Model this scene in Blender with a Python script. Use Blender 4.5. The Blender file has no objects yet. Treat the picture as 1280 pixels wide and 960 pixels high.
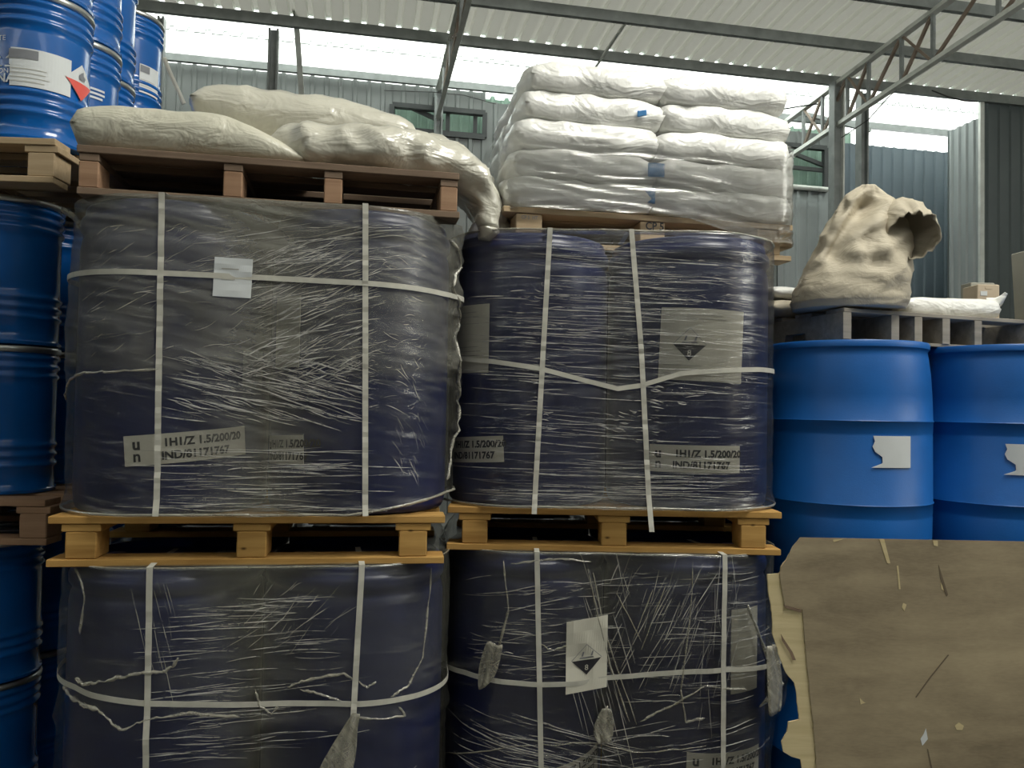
import bpy, math, random
from mathutils import Vector, Matrix, noise
PI = math.pi
scene = bpy.context.scene
C = scene.collection
random.seed(7)

# ------------------------------------------------------------------ camera
F = 1000.0                                   # focal length in pixels of the 1280 wide frame
CAM = Vector((0, 0, 1.56))
TH = math.atan(0.030); RO = math.atan(0.018)
fwd = Vector((0, math.cos(TH), math.sin(TH)))
r0 = Vector((1, 0, 0)); u0 = r0.cross(fwd)
rgt = r0 * math.cos(RO) + u0 * math.sin(RO)
upv = u0 * math.cos(RO) - r0 * math.sin(RO)
cd = bpy.data.cameras.new('camera'); cam = bpy.data.objects.new('camera', cd); C.objects.link(cam)
cd.sensor_width = 36; cd.lens = 36 * F / 1280; cd.clip_start = 0.05; cd.clip_end = 300
m = Matrix((rgt, upv, -fwd)).transposed().to_4x4(); m.translation = CAM
cam.matrix_world = m
scene.camera = cam
scene.view_settings.view_transform = 'Standard'
scene.view_settings.look = 'None'
scene.view_settings.exposure = 0.0
scene.view_settings.gamma = 1.0
scene.view_settings.use_curve_mapping = False

def ray(px, py):
    return (fwd + rgt * ((px - 640) / F) + upv * ((480 - py) / F))
def at(px, py, D):                            # point at distance D along world Y
    d = ray(px, py); return CAM + d * (D / d.y)
def proj(p):
    q = p - CAM; z = q.dot(fwd)
    return 640 + F * q.dot(rgt) / z, 480 - F * q.dot(upv) / z
# building frame
A = math.radians(11.4)
U = Vector((math.cos(A), math.sin(A), 0)); V = Vector((-math.sin(A), math.cos(A), 0)); Z = Vector((0, 0, 1))
def B(u, v, z): return U * u + V * v + Z * z
def on_plane(px, py, n, c):                   # ray meets n.p = c
    d = ray(px, py); t = (c - CAM.dot(n)) / d.dot(n); return CAM + d * t
ROOF0, SL = 6.96, 0.053
def on_roof(px, py, dz=0.0):
    n = Z + V * SL; return on_plane(px, py, n, ROOF0 + dz)
def roof_z(v): return ROOF0 - SL * v

# ------------------------------------------------------------------ light
w = bpy.data.worlds.new('sky'); scene.world = w; w.use_nodes = True
nt = w.node_tree; nt.nodes.clear()
bg = nt.nodes.new('ShaderNodeBackground'); bg.inputs[0].default_value = (0.97, 1.0, 0.97, 1); bg.inputs[1].default_value = 4.0
nt.links.new(bg.outputs[0], nt.nodes.new('ShaderNodeOutputWorld').inputs[0])
def area(name, loc, target, sx, sy, power, col):
    l = bpy.data.lights.new(name, 'AREA'); l.shape = 'RECTANGLE'; l.size = sx; l.size_y = sy; l.energy = power; l.color = col
    o = bpy.data.objects.new(name, l); C.objects.link(o); o.location = loc
    o.rotation_euler = (Vector(target) - Vector(loc)).to_track_quat('-Z', 'Y').to_euler()
    return o
area('daylight_of_roof_light', (2.5, 1.15, 6.3), (0.4, 3.0, 1.7), 2.0, 1.4, 250, (1.0, 0.98, 0.90))
area('daylight_of_entrance', (-0.5, -5.8, 2.2), (0.2, 2.6, 1.9), 0.9, 3.2, 4, (1.0, 0.88, 0.72))
area('daylight_of_side_entrance', (6.0, -1.2, 3.0), (0.4, 2.8, 1.5), 1.6, 3.2, 9, (1.0, 0.88, 0.70))
area('ceiling_fill_lamp', (7.0, 1.0, 4.2), (3.0, 9.0, 6.5), 3.0, 2.0, 130, (1.0, 0.99, 0.90))  # unseen fill lamp, aimed up to brighten ceiling and back wall
sl = bpy.data.lights.new('sun', 'SUN'); sl.energy = 9.0; sl.angle = 0.03; sl.color = (1, 0.98, 0.93)
so = bpy.data.objects.new('sun', sl); C.objects.link(so); so.rotation_euler = (math.radians(-14), math.radians(10), 0)

# ------------------------------------------------------------------ materials
def mat(name):
    mt = bpy.data.materials.new(name); mt.use_nodes = True; mt.node_tree.nodes.clear()
    return mt, mt.node_tree
def N(t, typ, **kw):
    n = t.nodes.new(typ)
    for k, v in kw.items():
        if k.startswith('i_'):
            key = k[2:]; key = int(key) if key.isdigit() else key.replace('_', ' ')
            n.inputs[key].default_value = v
        else: setattr(n, k, v)
    return n
def L(t, a, b): t.links.new(a, b)
def c4(c): return (c[0], c[1], c[2], 1)
def coords(t, scale=(1, 1, 1), kind='Object', rot=(0, 0, 0)):
    tc = N(t, 'ShaderNodeTexCoord'); mp = N(t, 'ShaderNodeMapping')
    mp.inputs['Scale'].default_value = scale; mp.inputs['Rotation'].default_value = rot
    L(t, tc.outputs[kind], mp.inputs[0]); return mp.outputs[0]
def ntex(t, vec, scale, detail=4, rough=0.55, dist=0.0):
    n = N(t, 'ShaderNodeTexNoise'); n.inputs['Scale'].default_value = scale; n.inputs['Detail'].default_value = detail
    n.inputs['Roughness'].default_value = rough; n.inputs['Distortion'].default_value = dist
    L(t, vec, n.inputs['Vector']); return n.outputs['Fac']
def ramp(t, fac, stops):
    r = N(t, 'ShaderNodeValToRGB'); e = r.color_ramp.elements
    while len(e) < len(stops): e.new(0.5)
    for k, (p, c) in enumerate(stops):
        e[k].position = p; e[k].color = c4(c) if not isinstance(c, (int, float)) else (c, c, c, 1)
    L(t, fac, r.inputs[0]); return r.outputs[0]
def math_(t, op, a, b=None, clamp=False):
    n = N(t, 'ShaderNodeMath'); n.operation = op; n.use_clamp = clamp
    for i, x in enumerate((a, b)):
        if x is None: continue
        if isinstance(x, (int, float)): n.inputs[i].default_value = x
        else: L(t, x, n.inputs[i])
    return n.outputs[0]
def simple(name, col, rough=0.5, metal=0.0, vary=0.15, scale=(6, 6, 6), bump=0.0, bscale=40, spec=0.5, spots=None, coat=0.0):
    mt, t = mat(name)
    p = N(t, 'ShaderNodeBsdfPrincipled'); p.inputs['Roughness'].default_value = rough; p.inputs['Metallic'].default_value = metal
    p.inputs['Specular IOR Level'].default_value = spec; p.inputs['Coat Weight'].default_value = coat
    v = coords(t, scale)
    f = ntex(t, v, 1.0, 5)
    lo = tuple(x * (1 - vary) for x in col); hi = tuple(min(1, x * (1 + vary)) for x in col)
    L(t, ramp(t, f, [(0.3, lo), (0.7, hi)]), p.inputs['Base Color'])
    if bump:
        b = N(t, 'ShaderNodeBump'); b.inputs['Strength'].default_value = bump; b.inputs['Distance'].default_value = 0.01
        L(t, ntex(t, coords(t), bscale, 4), b.inputs['Height']); L(t, b.outputs[0], p.inputs['Normal'])
    L(t, p.outputs[0], N(t, 'ShaderNodeOutputMaterial').inputs[0]); return mt
def wood(name, lo, hi, knots=True):
    mt, t = mat(name)
    p = N(t, 'ShaderNodeBsdfPrincipled'); p.inputs['Roughness'].default_value = 0.75; p.inputs['Specular IOR Level'].default_value = 0.2
    f = ntex(t, coords(t, (2.5, 40, 40)), 1.0, 6, 0.6, 0.4)
    big = ntex(t, coords(t, (4, 4, 4)), 1.0, 2)
    fac = math_(t, 'ADD', math_(t, 'MULTIPLY', f, 0.6), math_(t, 'MULTIPLY', big, 0.4))
    col = ramp(t, fac, [(0.3, lo), (0.65, hi)])
    if knots:
        vo = N(t, 'ShaderNodeTexVoronoi'); vo.inputs['Scale'].default_value = 7; L(t, coords(t, (1, 2, 2)), vo.inputs['Vector'])
        k = ramp(t, vo.outputs['Distance'], [(0.02, 1.0), (0.08, 0.0)])
        mx = N(t, 'ShaderNodeMix'); mx.data_type = 'RGBA'; L(t, k, mx.inputs['Factor']); L(t, col, mx.inputs[6])
        mx.inputs[7].default_value = c4(tuple(x * 0.3 for x in lo)); col = mx.outputs[2]
    L(t, col, p.inputs['Base Color'])
    b = N(t, 'ShaderNodeBump'); b.inputs['Strength'].default_value = 0.25; b.inputs['Distance'].default_value = 0.004
    L(t, f, b.inputs['Height']); L(t, b.outputs[0], p.inputs['Normal'])
    L(t, p.outputs[0], N(t, 'ShaderNodeOutputMaterial').inputs[0]); return mt
def film_mat(name, base, streak, haze, hz=None, col=(0.42, 0.40, 0.35), ang=0.0, gloss=0.5, mid=0.0):
    """stretch film: clear sheet with dusty haze and streaks, pale glints partly painted in. UV is metres round the load and metres up it."""
    mt, t = mat(name)
    uv = lambda sx, sy, r=0.0, o=0.0: (lambda mp: mp)(None)
    tc = N(t, 'ShaderNodeTexCoord')
    def m2(sx, sy, r=0.0, off=(0, 0, 0)):
        rm = N(t, 'ShaderNodeMapping'); rm.inputs['Rotation'].default_value = (0, 0, r); L(t, tc.outputs['UV'], rm.inputs[0])
        mp = N(t, 'ShaderNodeMapping'); mp.inputs['Scale'].default_value = (sx, sy, 1); mp.inputs['Location'].default_value = off
        L(t, rm.outputs[0], mp.inputs[0]); return mp.outputs[0]
    s1 = ntex(t, m2(2.2, 55, ang), 1.0, 5, 0.6, 0.25)
    s2 = ntex(t, m2(5, 130, -ang * 0.6, (3, 1, 0)), 1.0, 3, 0.6, 0.1)
    s3 = ntex(t, m2(3, 26, ang * 2.4 + 0.12, (7, 2, 0)), 1.0, 4, 0.65, 0.3)
    big = ntex(t, m2(1.7, 2.6, 0, (5, 9, 0)), 1.0, 3, 0.6, 0.5)
    l1 = ramp(t, s1, [(0.54, 0.0), (0.70, 1.0)])
    l2 = ramp(t, s2, [(0.60, 0.0), (0.68, 1.0)])
    l3 = ramp(t, s3, [(0.50, 0.0), (0.75, 1.0)])
    bm = ramp(t, big, [(0.38, 0.15), (0.62, 1.0)])
    lines = math_(t, 'MULTIPLY', math_(t, 'ADD', math_(t, 'ADD', l1, math_(t, 'MULTIPLY', l2, 0.7)), math_(t, 'MULTIPLY', l3, 0.6)), bm)
    a = math_(t, 'ADD', math_(t, 'MULTIPLY', lines, streak), base)
    hzf = ramp(t, ntex(t, m2(3.2, 4.5, 0.2, (1, 4, 0)), 1.0, 6, 0.65, 0.6), [(0.3, 0.25), (0.7, 1.0)])
    if hz is not None:
        sep = N(t, 'ShaderNodeSeparateXYZ'); L(t, tc.outputs['UV'], sep.inputs[0])
        wob = math_(t, 'MULTIPLY', math_(t, 'SUBTRACT', ntex(t, m2(3.0, 9.0, 0.1), 1.0, 4), 0.5), 0.35)
        e = math_(t, 'ADD', sep.outputs[1], wob)
        mr = N(t, 'ShaderNodeMapRange'); mr.inputs[1].default_value = hz - 0.015; mr.inputs[2].default_value = hz + 0.03
        L(t, e, mr.inputs[0]); hzf = math_(t, 'MULTIPLY', hzf, math_(t, 'ADD', math_(t, 'MULTIPLY', mr.outputs[0], 0.85), 0.15))
    a = math_(t, 'ADD', a, math_(t, 'MULTIPLY', hzf, haze), True)
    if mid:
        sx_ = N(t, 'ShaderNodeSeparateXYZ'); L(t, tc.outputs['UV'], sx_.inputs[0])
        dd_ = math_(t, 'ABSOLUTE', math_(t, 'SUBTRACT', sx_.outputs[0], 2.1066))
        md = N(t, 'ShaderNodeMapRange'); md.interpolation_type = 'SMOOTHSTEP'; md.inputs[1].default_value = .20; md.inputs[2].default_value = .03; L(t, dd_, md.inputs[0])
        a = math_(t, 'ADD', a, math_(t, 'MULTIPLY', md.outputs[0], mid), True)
    # milky part
    p = N(t, 'ShaderNodeBsdfPrincipled'); p.inputs['Base Color'].default_value = c4(col); p.inputs['Roughness'].default_value = 0.35
    tr = N(t, 'ShaderNodeBsdfTransparent'); tr.inputs[0].default_value = (0.93, 0.93, 0.93, 1)
    gl = N(t, 'ShaderNodeBsdfGlossy'); gl.inputs['Roughness'].default_value = 0.16; gl.inputs[0].default_value = (0.9, 0.9, 0.88, 1)
    b = N(t, 'ShaderNodeBump'); b.inputs['Strength'].default_value = 0.55; b.inputs['Distance'].default_value = 0.004
    hsum = math_(t, 'ADD', math_(t, 'ADD', s1, math_(t, 'MULTIPLY', s2, 0.4)), math_(t, 'MULTIPLY', s3, 0.8))
    L(t, hsum, b.inputs['Height'])
    for q in (p, gl): L(t, b.outputs[0], q.inputs['Normal'])
    lw = N(t, 'ShaderNodeLayerWeight'); lw.inputs[0].default_value = 0.25
    g = math_(t, 'MULTIPLY', math_(t, 'ADD', math_(t, 'MULTIPLY', lw.outputs['Fresnel'], 0.5), 0.05), gloss * 2, True)
    m1 = N(t, 'ShaderNodeMixShader'); L(t, g, m1.inputs[0]); L(t, tr.outputs[0], m1.inputs[1]); L(t, gl.outputs[0], m1.inputs[2])
    m3 = N(t, 'ShaderNodeMixShader'); L(t, a, m3.inputs[0]); L(t, m1.outputs[0], m3.inputs[1]); L(t, p.outputs[0], m3.inputs[2])
    L(t, m3.outputs[0], N(t, 'ShaderNodeOutputMaterial').inputs[0]); return mt
def sheet_mat(name, col, trans, tcol=(1, 1, 1), rough=0.5):
    mt, t = mat(name)
    d = N(t, 'ShaderNodeBsdfPrincipled'); d.inputs['Roughness'].default_value = rough
    f = ntex(t, coords(t, (0.6, 0.6, 0.6)), 1.0, 4)
    L(t, ramp(t, f, [(0.3, tuple(x * 0.86 for x in col)), (0.7, col)]), d.inputs['Base Color'])
    tl = N(t, 'ShaderNodeBsdfTranslucent'); tl.inputs[0].default_value = c4(tcol)
    mx = N(t, 'ShaderNodeMixShader'); mx.inputs[0].default_value = trans
    L(t, d.outputs[0], mx.inputs[1]); L(t, tl.outputs[0], mx.inputs[2])
    L(t, mx.outputs[0], N(t, 'ShaderNodeOutputMaterial').inputs[0]); return mt
def bag_mat(name, col, rough, bump, bs=9.0, trans=0.0, coat=0.0):
    mt, t = mat(name)
    p = N(t, 'ShaderNodeBsdfPrincipled'); p.inputs['Roughness'].default_value = rough; p.inputs['Coat Weight'].default_value = coat
    p.inputs['Coat Roughness'].default_value = 0.22
    v = coords(t, (1, 1, 1))
    f = ntex(t, v, 5, 4); L(t, ramp(t, f, [(0.3, tuple(x * 0.88 for x in col)), (0.7, col)]), p.inputs['Base Color'])
    b = N(t, 'ShaderNodeBump'); b.inputs['Strength'].default_value = bump; b.inputs['Distance'].default_value = 0.03
    h = math_(t, 'ADD', ntex(t, coords(t, (1, 1, 2.2)), bs, 3, 0.5, 1.2), math_(t, 'MULTIPLY', ntex(t, v, bs * 4, 2, 0.5, 0.6), 0.25))
    L(t, h, b.inputs['Height']); L(t, b.outputs[0], p.inputs['Normal'])
    if coat: L(t, b.outputs[0], p.inputs['Coat Normal'])
    out = p.outputs[0]
    if trans:
        tl = N(t, 'ShaderNodeBsdfTranslucent'); tl.inputs[0].default_value = c4(col); L(t, b.outputs[0], tl.inputs['Normal'])
        mx = N(t, 'ShaderNodeMixShader'); mx.inputs[0].default_value = trans; L(t, out, mx.inputs[1]); L(t, tl.outputs[0], mx.inputs[2]); out = mx.outputs[0]
    L(t, out, N(t, 'ShaderNodeOutputMaterial').inputs[0]); return mt

M = dict(
 navy=simple('navy_plastic', (0.005, 0.013, 0.078), 0.32, vary=0.15, bump=0.04, bscale=8, spec=0.5),
 blue=simple('blue_plastic', (0.003, 0.10, 0.37), 0.42, vary=0.10, bump=0.05, bscale=180),
 steelblue=simple('blue_painted_steel', (0.003, 0.095, 0.36), 0.20, vary=0.12, bump=0.05, bscale=10, coat=0.3),
 chrome=simple('bare_steel_ring', (0.55, 0.56, 0.55), 0.3, metal=0.9),
 wood_new=wood('fresh_pine', (0.31, 0.165, 0.045), (0.54, 0.325, 0.105)),
 wood_tan=wood('tan_pine', (0.36, 0.26, 0.15), (0.55, 0.42, 0.27), False),
 wood_old=wood('weathered_pine', (0.12, 0.085, 0.06), (0.24, 0.17, 0.12), False),
 wood_block=wood('reddish_pine_block', (0.24, 0.14, 0.085), (0.38, 0.24, 0.15), False),
 wood_grey=wood('grey_weathered_wood', (0.16, 0.145, 0.12), (0.33, 0.30, 0.25), False),
 strap=simple('pale_strap_plastic', (0.50, 0.49, 0.43), 0.4, vary=0.1, scale=(30, 30, 30)),
 paper=simple('label_paper', (0.60, 0.58, 0.49), 0.6, vary=0.06),
 whitepaper=simple('white_label_paper', (0.62, 0.65, 0.66), 0.6, vary=0.05),
 ink=simple('black_ink', (0.02, 0.02, 0.025), 0.6, vary=0.1),
 greyink=simple('grey_print', (0.20, 0.21, 0.23), 0.6, vary=0.1),
 paleink=simple('faint_grey_print', (0.42, 0.41, 0.36), 0.6, vary=0.1),
 red=simple('red_print', (0.70, 0.10, 0.08), 0.5, vary=0.1),
 whiteink=simple('white_print', (0.62, 0.68, 0.72), 0.5, vary=0.05),
 bluetape=simple('blue_print_on_bag', (0.05, 0.22, 0.50), 0.4, vary=0.1),
 bag=bag_mat('white_woven_bag', (0.88, 0.88, 0.84), 0.36, 0.55, 5.0, coat=0.5),
 bagold=bag_mat('cream_woven_bag', (0.62, 0.60, 0.49), 0.45, 0.45, 7.0, coat=0.3),
 bagfilm=bag_mat('cream_bag_under_loose_film', (0.62, 0.60, 0.51), 0.34, 0.55, 5.5, coat=0.8),
 kraft=bag_mat('kraft_paper_sack', (0.50, 0.445, 0.34), 0.7, 0.3, 7.0),
 kraftdark=bag_mat('kraft_sack_inside', (0.34, 0.28, 0.20), 0.8, 0.5, 10.0),
 roof=sheet_mat('roof_sheet', (0.56, 0.57, 0.515), 0.042, (0.95, 0.95, 0.85)),
 rooflight=sheet_mat('translucent_roof_sheet', (0.80, 0.83, 0.80), 0.55, (0.95, 1, 0.97)),
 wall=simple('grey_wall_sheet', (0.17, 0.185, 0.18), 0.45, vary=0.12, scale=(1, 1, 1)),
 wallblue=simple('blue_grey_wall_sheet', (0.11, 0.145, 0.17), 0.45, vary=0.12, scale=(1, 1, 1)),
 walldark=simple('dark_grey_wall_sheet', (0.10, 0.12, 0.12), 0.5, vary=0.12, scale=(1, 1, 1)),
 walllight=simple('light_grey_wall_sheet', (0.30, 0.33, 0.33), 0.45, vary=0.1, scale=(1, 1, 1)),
 green=simple('green_sheet', (0.20, 0.30, 0.24), 0.5, vary=0.12),
 steel=simple('grey_painted_steel', (0.22, 0.24, 0.235), 0.5, vary=0.2),
 steellight=simple('light_painted_steel', (0.62, 0.64, 0.60), 0.45, vary=0.15),
 rust=simple('brownish_steel', (0.22, 0.17, 0.13), 0.6, vary=0.2),
 dark=simple('dark_frame', (0.04, 0.045, 0.045), 0.6),
 wire=simple('black_cable', (0.03, 0.03, 0.03), 0.6),
 conc=simple('concrete', (0.11, 0.105, 0.095), 0.8, vary=0.25, scale=(2, 2, 2), bump=0.2),
 carton=simple('grey_brown_carton', (0.33, 0.32, 0.27), 0.8, vary=0.1),
 cartonlight=simple('tan_carton', (0.52, 0.43, 0.32), 0.8, vary=0.1),
)
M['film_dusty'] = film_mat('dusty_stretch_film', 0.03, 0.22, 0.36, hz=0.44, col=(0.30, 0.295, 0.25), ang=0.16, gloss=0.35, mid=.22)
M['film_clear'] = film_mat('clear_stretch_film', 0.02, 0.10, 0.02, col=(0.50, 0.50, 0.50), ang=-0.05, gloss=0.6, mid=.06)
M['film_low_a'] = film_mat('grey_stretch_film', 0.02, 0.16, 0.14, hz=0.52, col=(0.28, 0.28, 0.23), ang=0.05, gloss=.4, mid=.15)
M['film_low_b'] = film_mat('loose_stretch_film', 0.02, 0.22, 0.09, hz=0.62, col=(0.32, 0.32, 0.28), ang=-0.10, gloss=0.7)
M['film_bags'] = film_mat('clear_film_on_bags', 0.03, 0.14, 0.04, col=(0.75, 0.74, 0.70), ang=-0.08, gloss=0.9)
M['film_fold'] = film_mat('bunched_stretch_film', 0.16, 0.5, 0.35, col=(0.46, 0.44, 0.36), ang=0.3, gloss=0.7)

def glint_mat():  # pale broken colour that paints glints along ridges of the film
    mt, t = mat('painted_film_glint')
    p = N(t, 'ShaderNodeBsdfPrincipled'); p.inputs['Base Color'].default_value = (.62, .61, .58, 1); p.inputs['Roughness'].default_value = 0.15; p.inputs['Specular IOR Level'].default_value = .9
    tr = N(t, 'ShaderNodeBsdfTransparent'); f = ramp(t, ntex(t, coords(t, (9, .01, 1), 'UV'), 1.0, 4, .6), [(.38, .04), (.60, .9)])
    mx = N(t, 'ShaderNodeMixShader'); L(t, f, mx.inputs[0]); L(t, tr.outputs[0], mx.inputs[1]); L(t, p.outputs[0], mx.inputs[2])
    L(t, mx.outputs[0], N(t, 'ShaderNodeOutputMaterial').inputs[0]); return mt
M['film_streak'] = glint_mat()
def plywood_mat():
    mt, t = mat('worn_plywood_face')
    p = N(t, 'ShaderNodeBsdfPrincipled'); p.inputs['Roughness'].default_value = 0.62
    f = ntex(t, coords(t, (3, 3, 14)), 1.0, 6, 0.65, 0.5); g = ntex(t, coords(t, (50, 50, 220)), 1.0, 2)
    big = ntex(t, coords(t, (2.2, 2.2, 2.8)), 1.0, 5, 0.6)
    fac = math_(t, 'ADD', math_(t, 'ADD', math_(t, 'MULTIPLY', f, 0.4), math_(t, 'MULTIPLY', g, 0.12)), math_(t, 'MULTIPLY', big, 0.48))
    L(t, ramp(t, fac, [(0.36, (0.17, 0.135, 0.085)), (0.5, (0.29, 0.235, 0.15)), (0.64, (0.40, 0.33, 0.21))]), p.inputs['Base Color'])
    L(t, p.outputs[0], N(t, 'ShaderNodeOutputMaterial').inputs[0]); return mt
M['ply'] = plywood_mat()
M['groove'] = simple('dark_scratch', (0.13, 0.10, 0.065), 0.8)
M['core'] = wood('pale_plywood_core', (0.50, 0.41, 0.22), (0.66, 0.56, 0.34), False)

# ------------------------------------------------------------------ mesh helpers
def obj(name, verts, faces, mt, parent=None, smooth=False, uvs=None):
    me = bpy.data.meshes.new(name); me.from_pydata([tuple(v) for v in verts], [], faces); me.materials.append(mt)
    if smooth: me.polygons.foreach_set('use_smooth', [True] * len(me.polygons))
    if uvs:
        l = me.uv_layers.new(name='UVMap')
        for lp in me.loops: l.data[lp.index].uv = uvs[lp.vertex_index]
    me.update()
    o = bpy.data.objects.new(name, me); C.objects.link(o)
    if parent: o.parent = parent
    return o
def tag(o, label, cat, group=None):
    o['label'] = label; o['category'] = cat
    if group: o['group'] = group
    return o
def empty(name, loc, rz, label, cat, group=None):
    o = bpy.data.objects.new(name, None); C.objects.link(o); o.empty_display_size = 0.1
    o.location = loc; o.rotation_euler = (0, 0, rz); return tag(o, label, cat, group)
def struct(o): o['kind'] = 'structure'; return o
def copy_tree(o, parent=None):
    c = o.copy(); C.objects.link(c)
    if parent: c.parent = parent
    for ch in list(o.children): copy_tree(ch, c)
    return c
class MB:
    def __init__(s): s.v = []; s.f = []
    def box(s, c, d, mtx=None, bev=0.0):
        x, y, z = d[0] / 2, d[1] / 2, d[2] / 2; n = len(s.v); c = Vector(c)
        if bev <= 0:
            P = [Vector((a * x, b * y, e * z)) for a in (-1, 1) for b in (-1, 1) for e in (-1, 1)]
            fs = [(0, 1, 3, 2), (4, 6, 7, 5), (0, 4, 5, 1), (2, 3, 7, 6), (0, 2, 6, 4), (1, 5, 7, 3)]
        else:
            P = []; 
            for e, k in ((-1, 1), (-1, 0), (1, 0), (1, 1)):
                zz = e * (z if k else z - bev); i = bev if k else 0
                X, Y = x - i, y - i; q = bev
                P += [Vector((a, b, zz)) for a, b in ((-X + q, -Y), (X - q, -Y), (X, -Y + q), (X, Y - q), (X - q, Y), (-X + q, Y), (-X, Y - q), (-X, -Y + q))]
            fs = [tuple(range(7, -1, -1)), tuple(range(24, 32))]
            for r in range(3):
                for k in range(8): fs.append((r * 8 + k, r * 8 + (k + 1) % 8, r * 8 + 8 + (k + 1) % 8, r * 8 + 8 + k))
        s.v += [(mtx @ p if mtx else p) + c for p in P]; s.f += [tuple(i + n for i in f) for f in fs]; return s
    def beam(s, a, b, wd, ht, up=Z):
        a = Vector(a); b = Vector(b); d = (b - a); l = d.length; d.normalize(); sd = d.cross(up)
        if sd.length < 1e-4: sd = d.cross(Vector((1, 0, 0)))
        sd.normalize(); up2 = sd.cross(d); mt = Matrix((d, sd, up2)).transposed()
        return s.box((a + b) / 2, (l, wd, ht), mt)
    def lathe(s, prof, n=48, c=(0, 0, 0), cap=True):
        k = len(s.v); c = Vector(c)
        for r, z in prof:
            for i in range(n):
                a = 2 * PI * i / n; s.v.append(Vector((r * math.sin(a), -r * math.cos(a), z)) + c)
        for j in range(len(prof) - 1):
            for i in range(n):
                s.f.append((k + j * n + i, k + j * n + (i + 1) % n, k + (j + 1) * n + (i + 1) % n, k + (j + 1) * n + i))
        if cap:
            s.f.append(tuple(k + i for i in range(n - 1, -1, -1))); e = k + (len(prof) - 1) * n; s.f.append(tuple(e + i for i in range(n)))
        return s
    def tube(s, pts, r, n=8, flat=1.0):
        pts = [Vector(p) for p in pts]; k = len(s.v); rs = r if isinstance(r, (list, tuple)) else [r] * len(pts)
        for i, p in enumerate(pts):
            d = (pts[min(i + 1, len(pts) - 1)] - pts[max(i - 1, 0)]).normalized()
            a = d.cross(Z); a = a if a.length > 1e-3 else d.cross(Vector((1, 0, 0))); a.normalize(); b = a.cross(d)
            for j in range(n):
                t = 2 * PI * j / n; s.v.append(p + a * (math.cos(t) * rs[i] * flat) + b * (math.sin(t) * rs[i]))
        for i in range(len(pts) - 1):
            for j in range(n): s.f.append((k + i * n + j, k + i * n + (j + 1) % n, k + (i + 1) * n + (j + 1) % n, k + (i + 1) * n + j))
        s.f.append(tuple(k + j for j in range(n - 1, -1, -1))); e = k + (len(pts) - 1) * n; s.f.append(tuple(e + j for j in range(n)))
        return s
    def prism(s, outline, t, axis=1):         # outline in (x,z), extruded along y from 0 to t
        k = len(s.v); n = len(outline)
        for y in (0, t): s.v += [Vector((x, y, z)) for x, z in outline]
        s.f.append(tuple(range(k, k + n))); s.f.append(tuple(range(k + 2 * n - 1, k + n - 1, -1)))
        for i in range(n): j = (i + 1) % n; s.f.append((k + i, k + n + i, k + n + j, k + j))
        return s
    def go(s, name, mt, parent=None, smooth=False): return obj(name, s.v, s.f, mt, parent, smooth)
def nz(x, y, z): return noise.noise(Vector((x, y, z)))
def auto(o, ang=35):
    me = o.data
    me.polygons.foreach_set('use_smooth', [True] * len(me.polygons))
    try: me.set_sharp_from_angle(angle=math.radians(ang))
    except Exception: pass
    return o
_txt = {}
def text_mesh(s, size, bold=0.0):
    cu = bpy.data.curves.new('t', 'FONT'); cu.body = s; cu.size = size; cu.align_x = 'CENTER'; cu.align_y = 'CENTER'; cu.offset = bold; cu.resolution_u = 3
    o = bpy.data.objects.new('t', cu); C.objects.link(o)
    dg = bpy.context.evaluated_depsgraph_get(); me = bpy.data.meshes.new_from_object(o.evaluated_get(dg))
    v = [tuple(x.co) for x in me.vertices]; f = [tuple(p.vertices) for p in me.polygons]
    bpy.data.objects.remove(o); bpy.data.curves.remove(cu); bpy.data.meshes.remove(me); return v, f

# curved sticker on an upright cylinder. (a, b) label coordinates -> local drum coordinates
def cyl_map(r, th, z, tilt):
    ct, st = math.cos(tilt), math.sin(tilt)
    return lambda a, b, off=0.0: Vector(((r + off) * math.sin(th + (a * ct - b * st) / r), -(r + off) * math.cos(th + (a * ct - b * st) / r), z + a * st + b * ct))
def grid_patch(fm, w, h, off, nu=18, nv=6, edge=None, thick=0.0012):
    v = []; f = []
    for lay in (0, 1):
        for j in range(nv + 1):
            for i in range(nu + 1):
                a = (i / nu - 0.5) * w; b = (j / nv - 0.5) * h
                if edge: a, b = edge(a, b, i / nu, j / nv)
                v.append(fm(a, b, off - lay * thick))
    n1 = nu + 1; tot = n1 * (nv + 1)
    for j in range(nv):
        for i in range(nu):
            q = (j * n1 + i, j * n1 + i + 1, (j + 1) * n1 + i + 1, (j + 1) * n1 + i); f.append(q); f.append(tuple(tot + k for k in reversed(q)))
    bd = [i for i in range(nu + 1)] + [j * n1 + nu for j in range(1, nv + 1)] + [nv * n1 + i for i in range(nu - 1, -1, -1)] + [j * n1 for j in range(nv - 1, 0, -1)]
    for k in range(len(bd)):
        a, b = bd[k], bd[(k + 1) % len(bd)]; f.append((a, tot + a, tot + b, b))
    return v, f
def put_text(fm, s, size, a0, b0, off, mt, parent, bold=0.0, sx=1.0):
    v, f = text_mesh(s, size, bold)
    return obj('lettering', [fm(a0 + x * sx, b0 + y, off) for x, y, z in v], f, mt, parent)
def poly(fm, pts, off, mt, parent, name='print'):
    return obj(name, [fm(a, b, off) for a, b in pts], [tuple(range(len(pts)))], mt, parent)
def sticker(fm, w, h, parent, off=0.003, mt=None, name='label', edge=None):
    v, f = grid_patch(fm, w, h, off, edge=edge); return obj(name, v, f, mt or M['paper'], parent)
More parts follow.
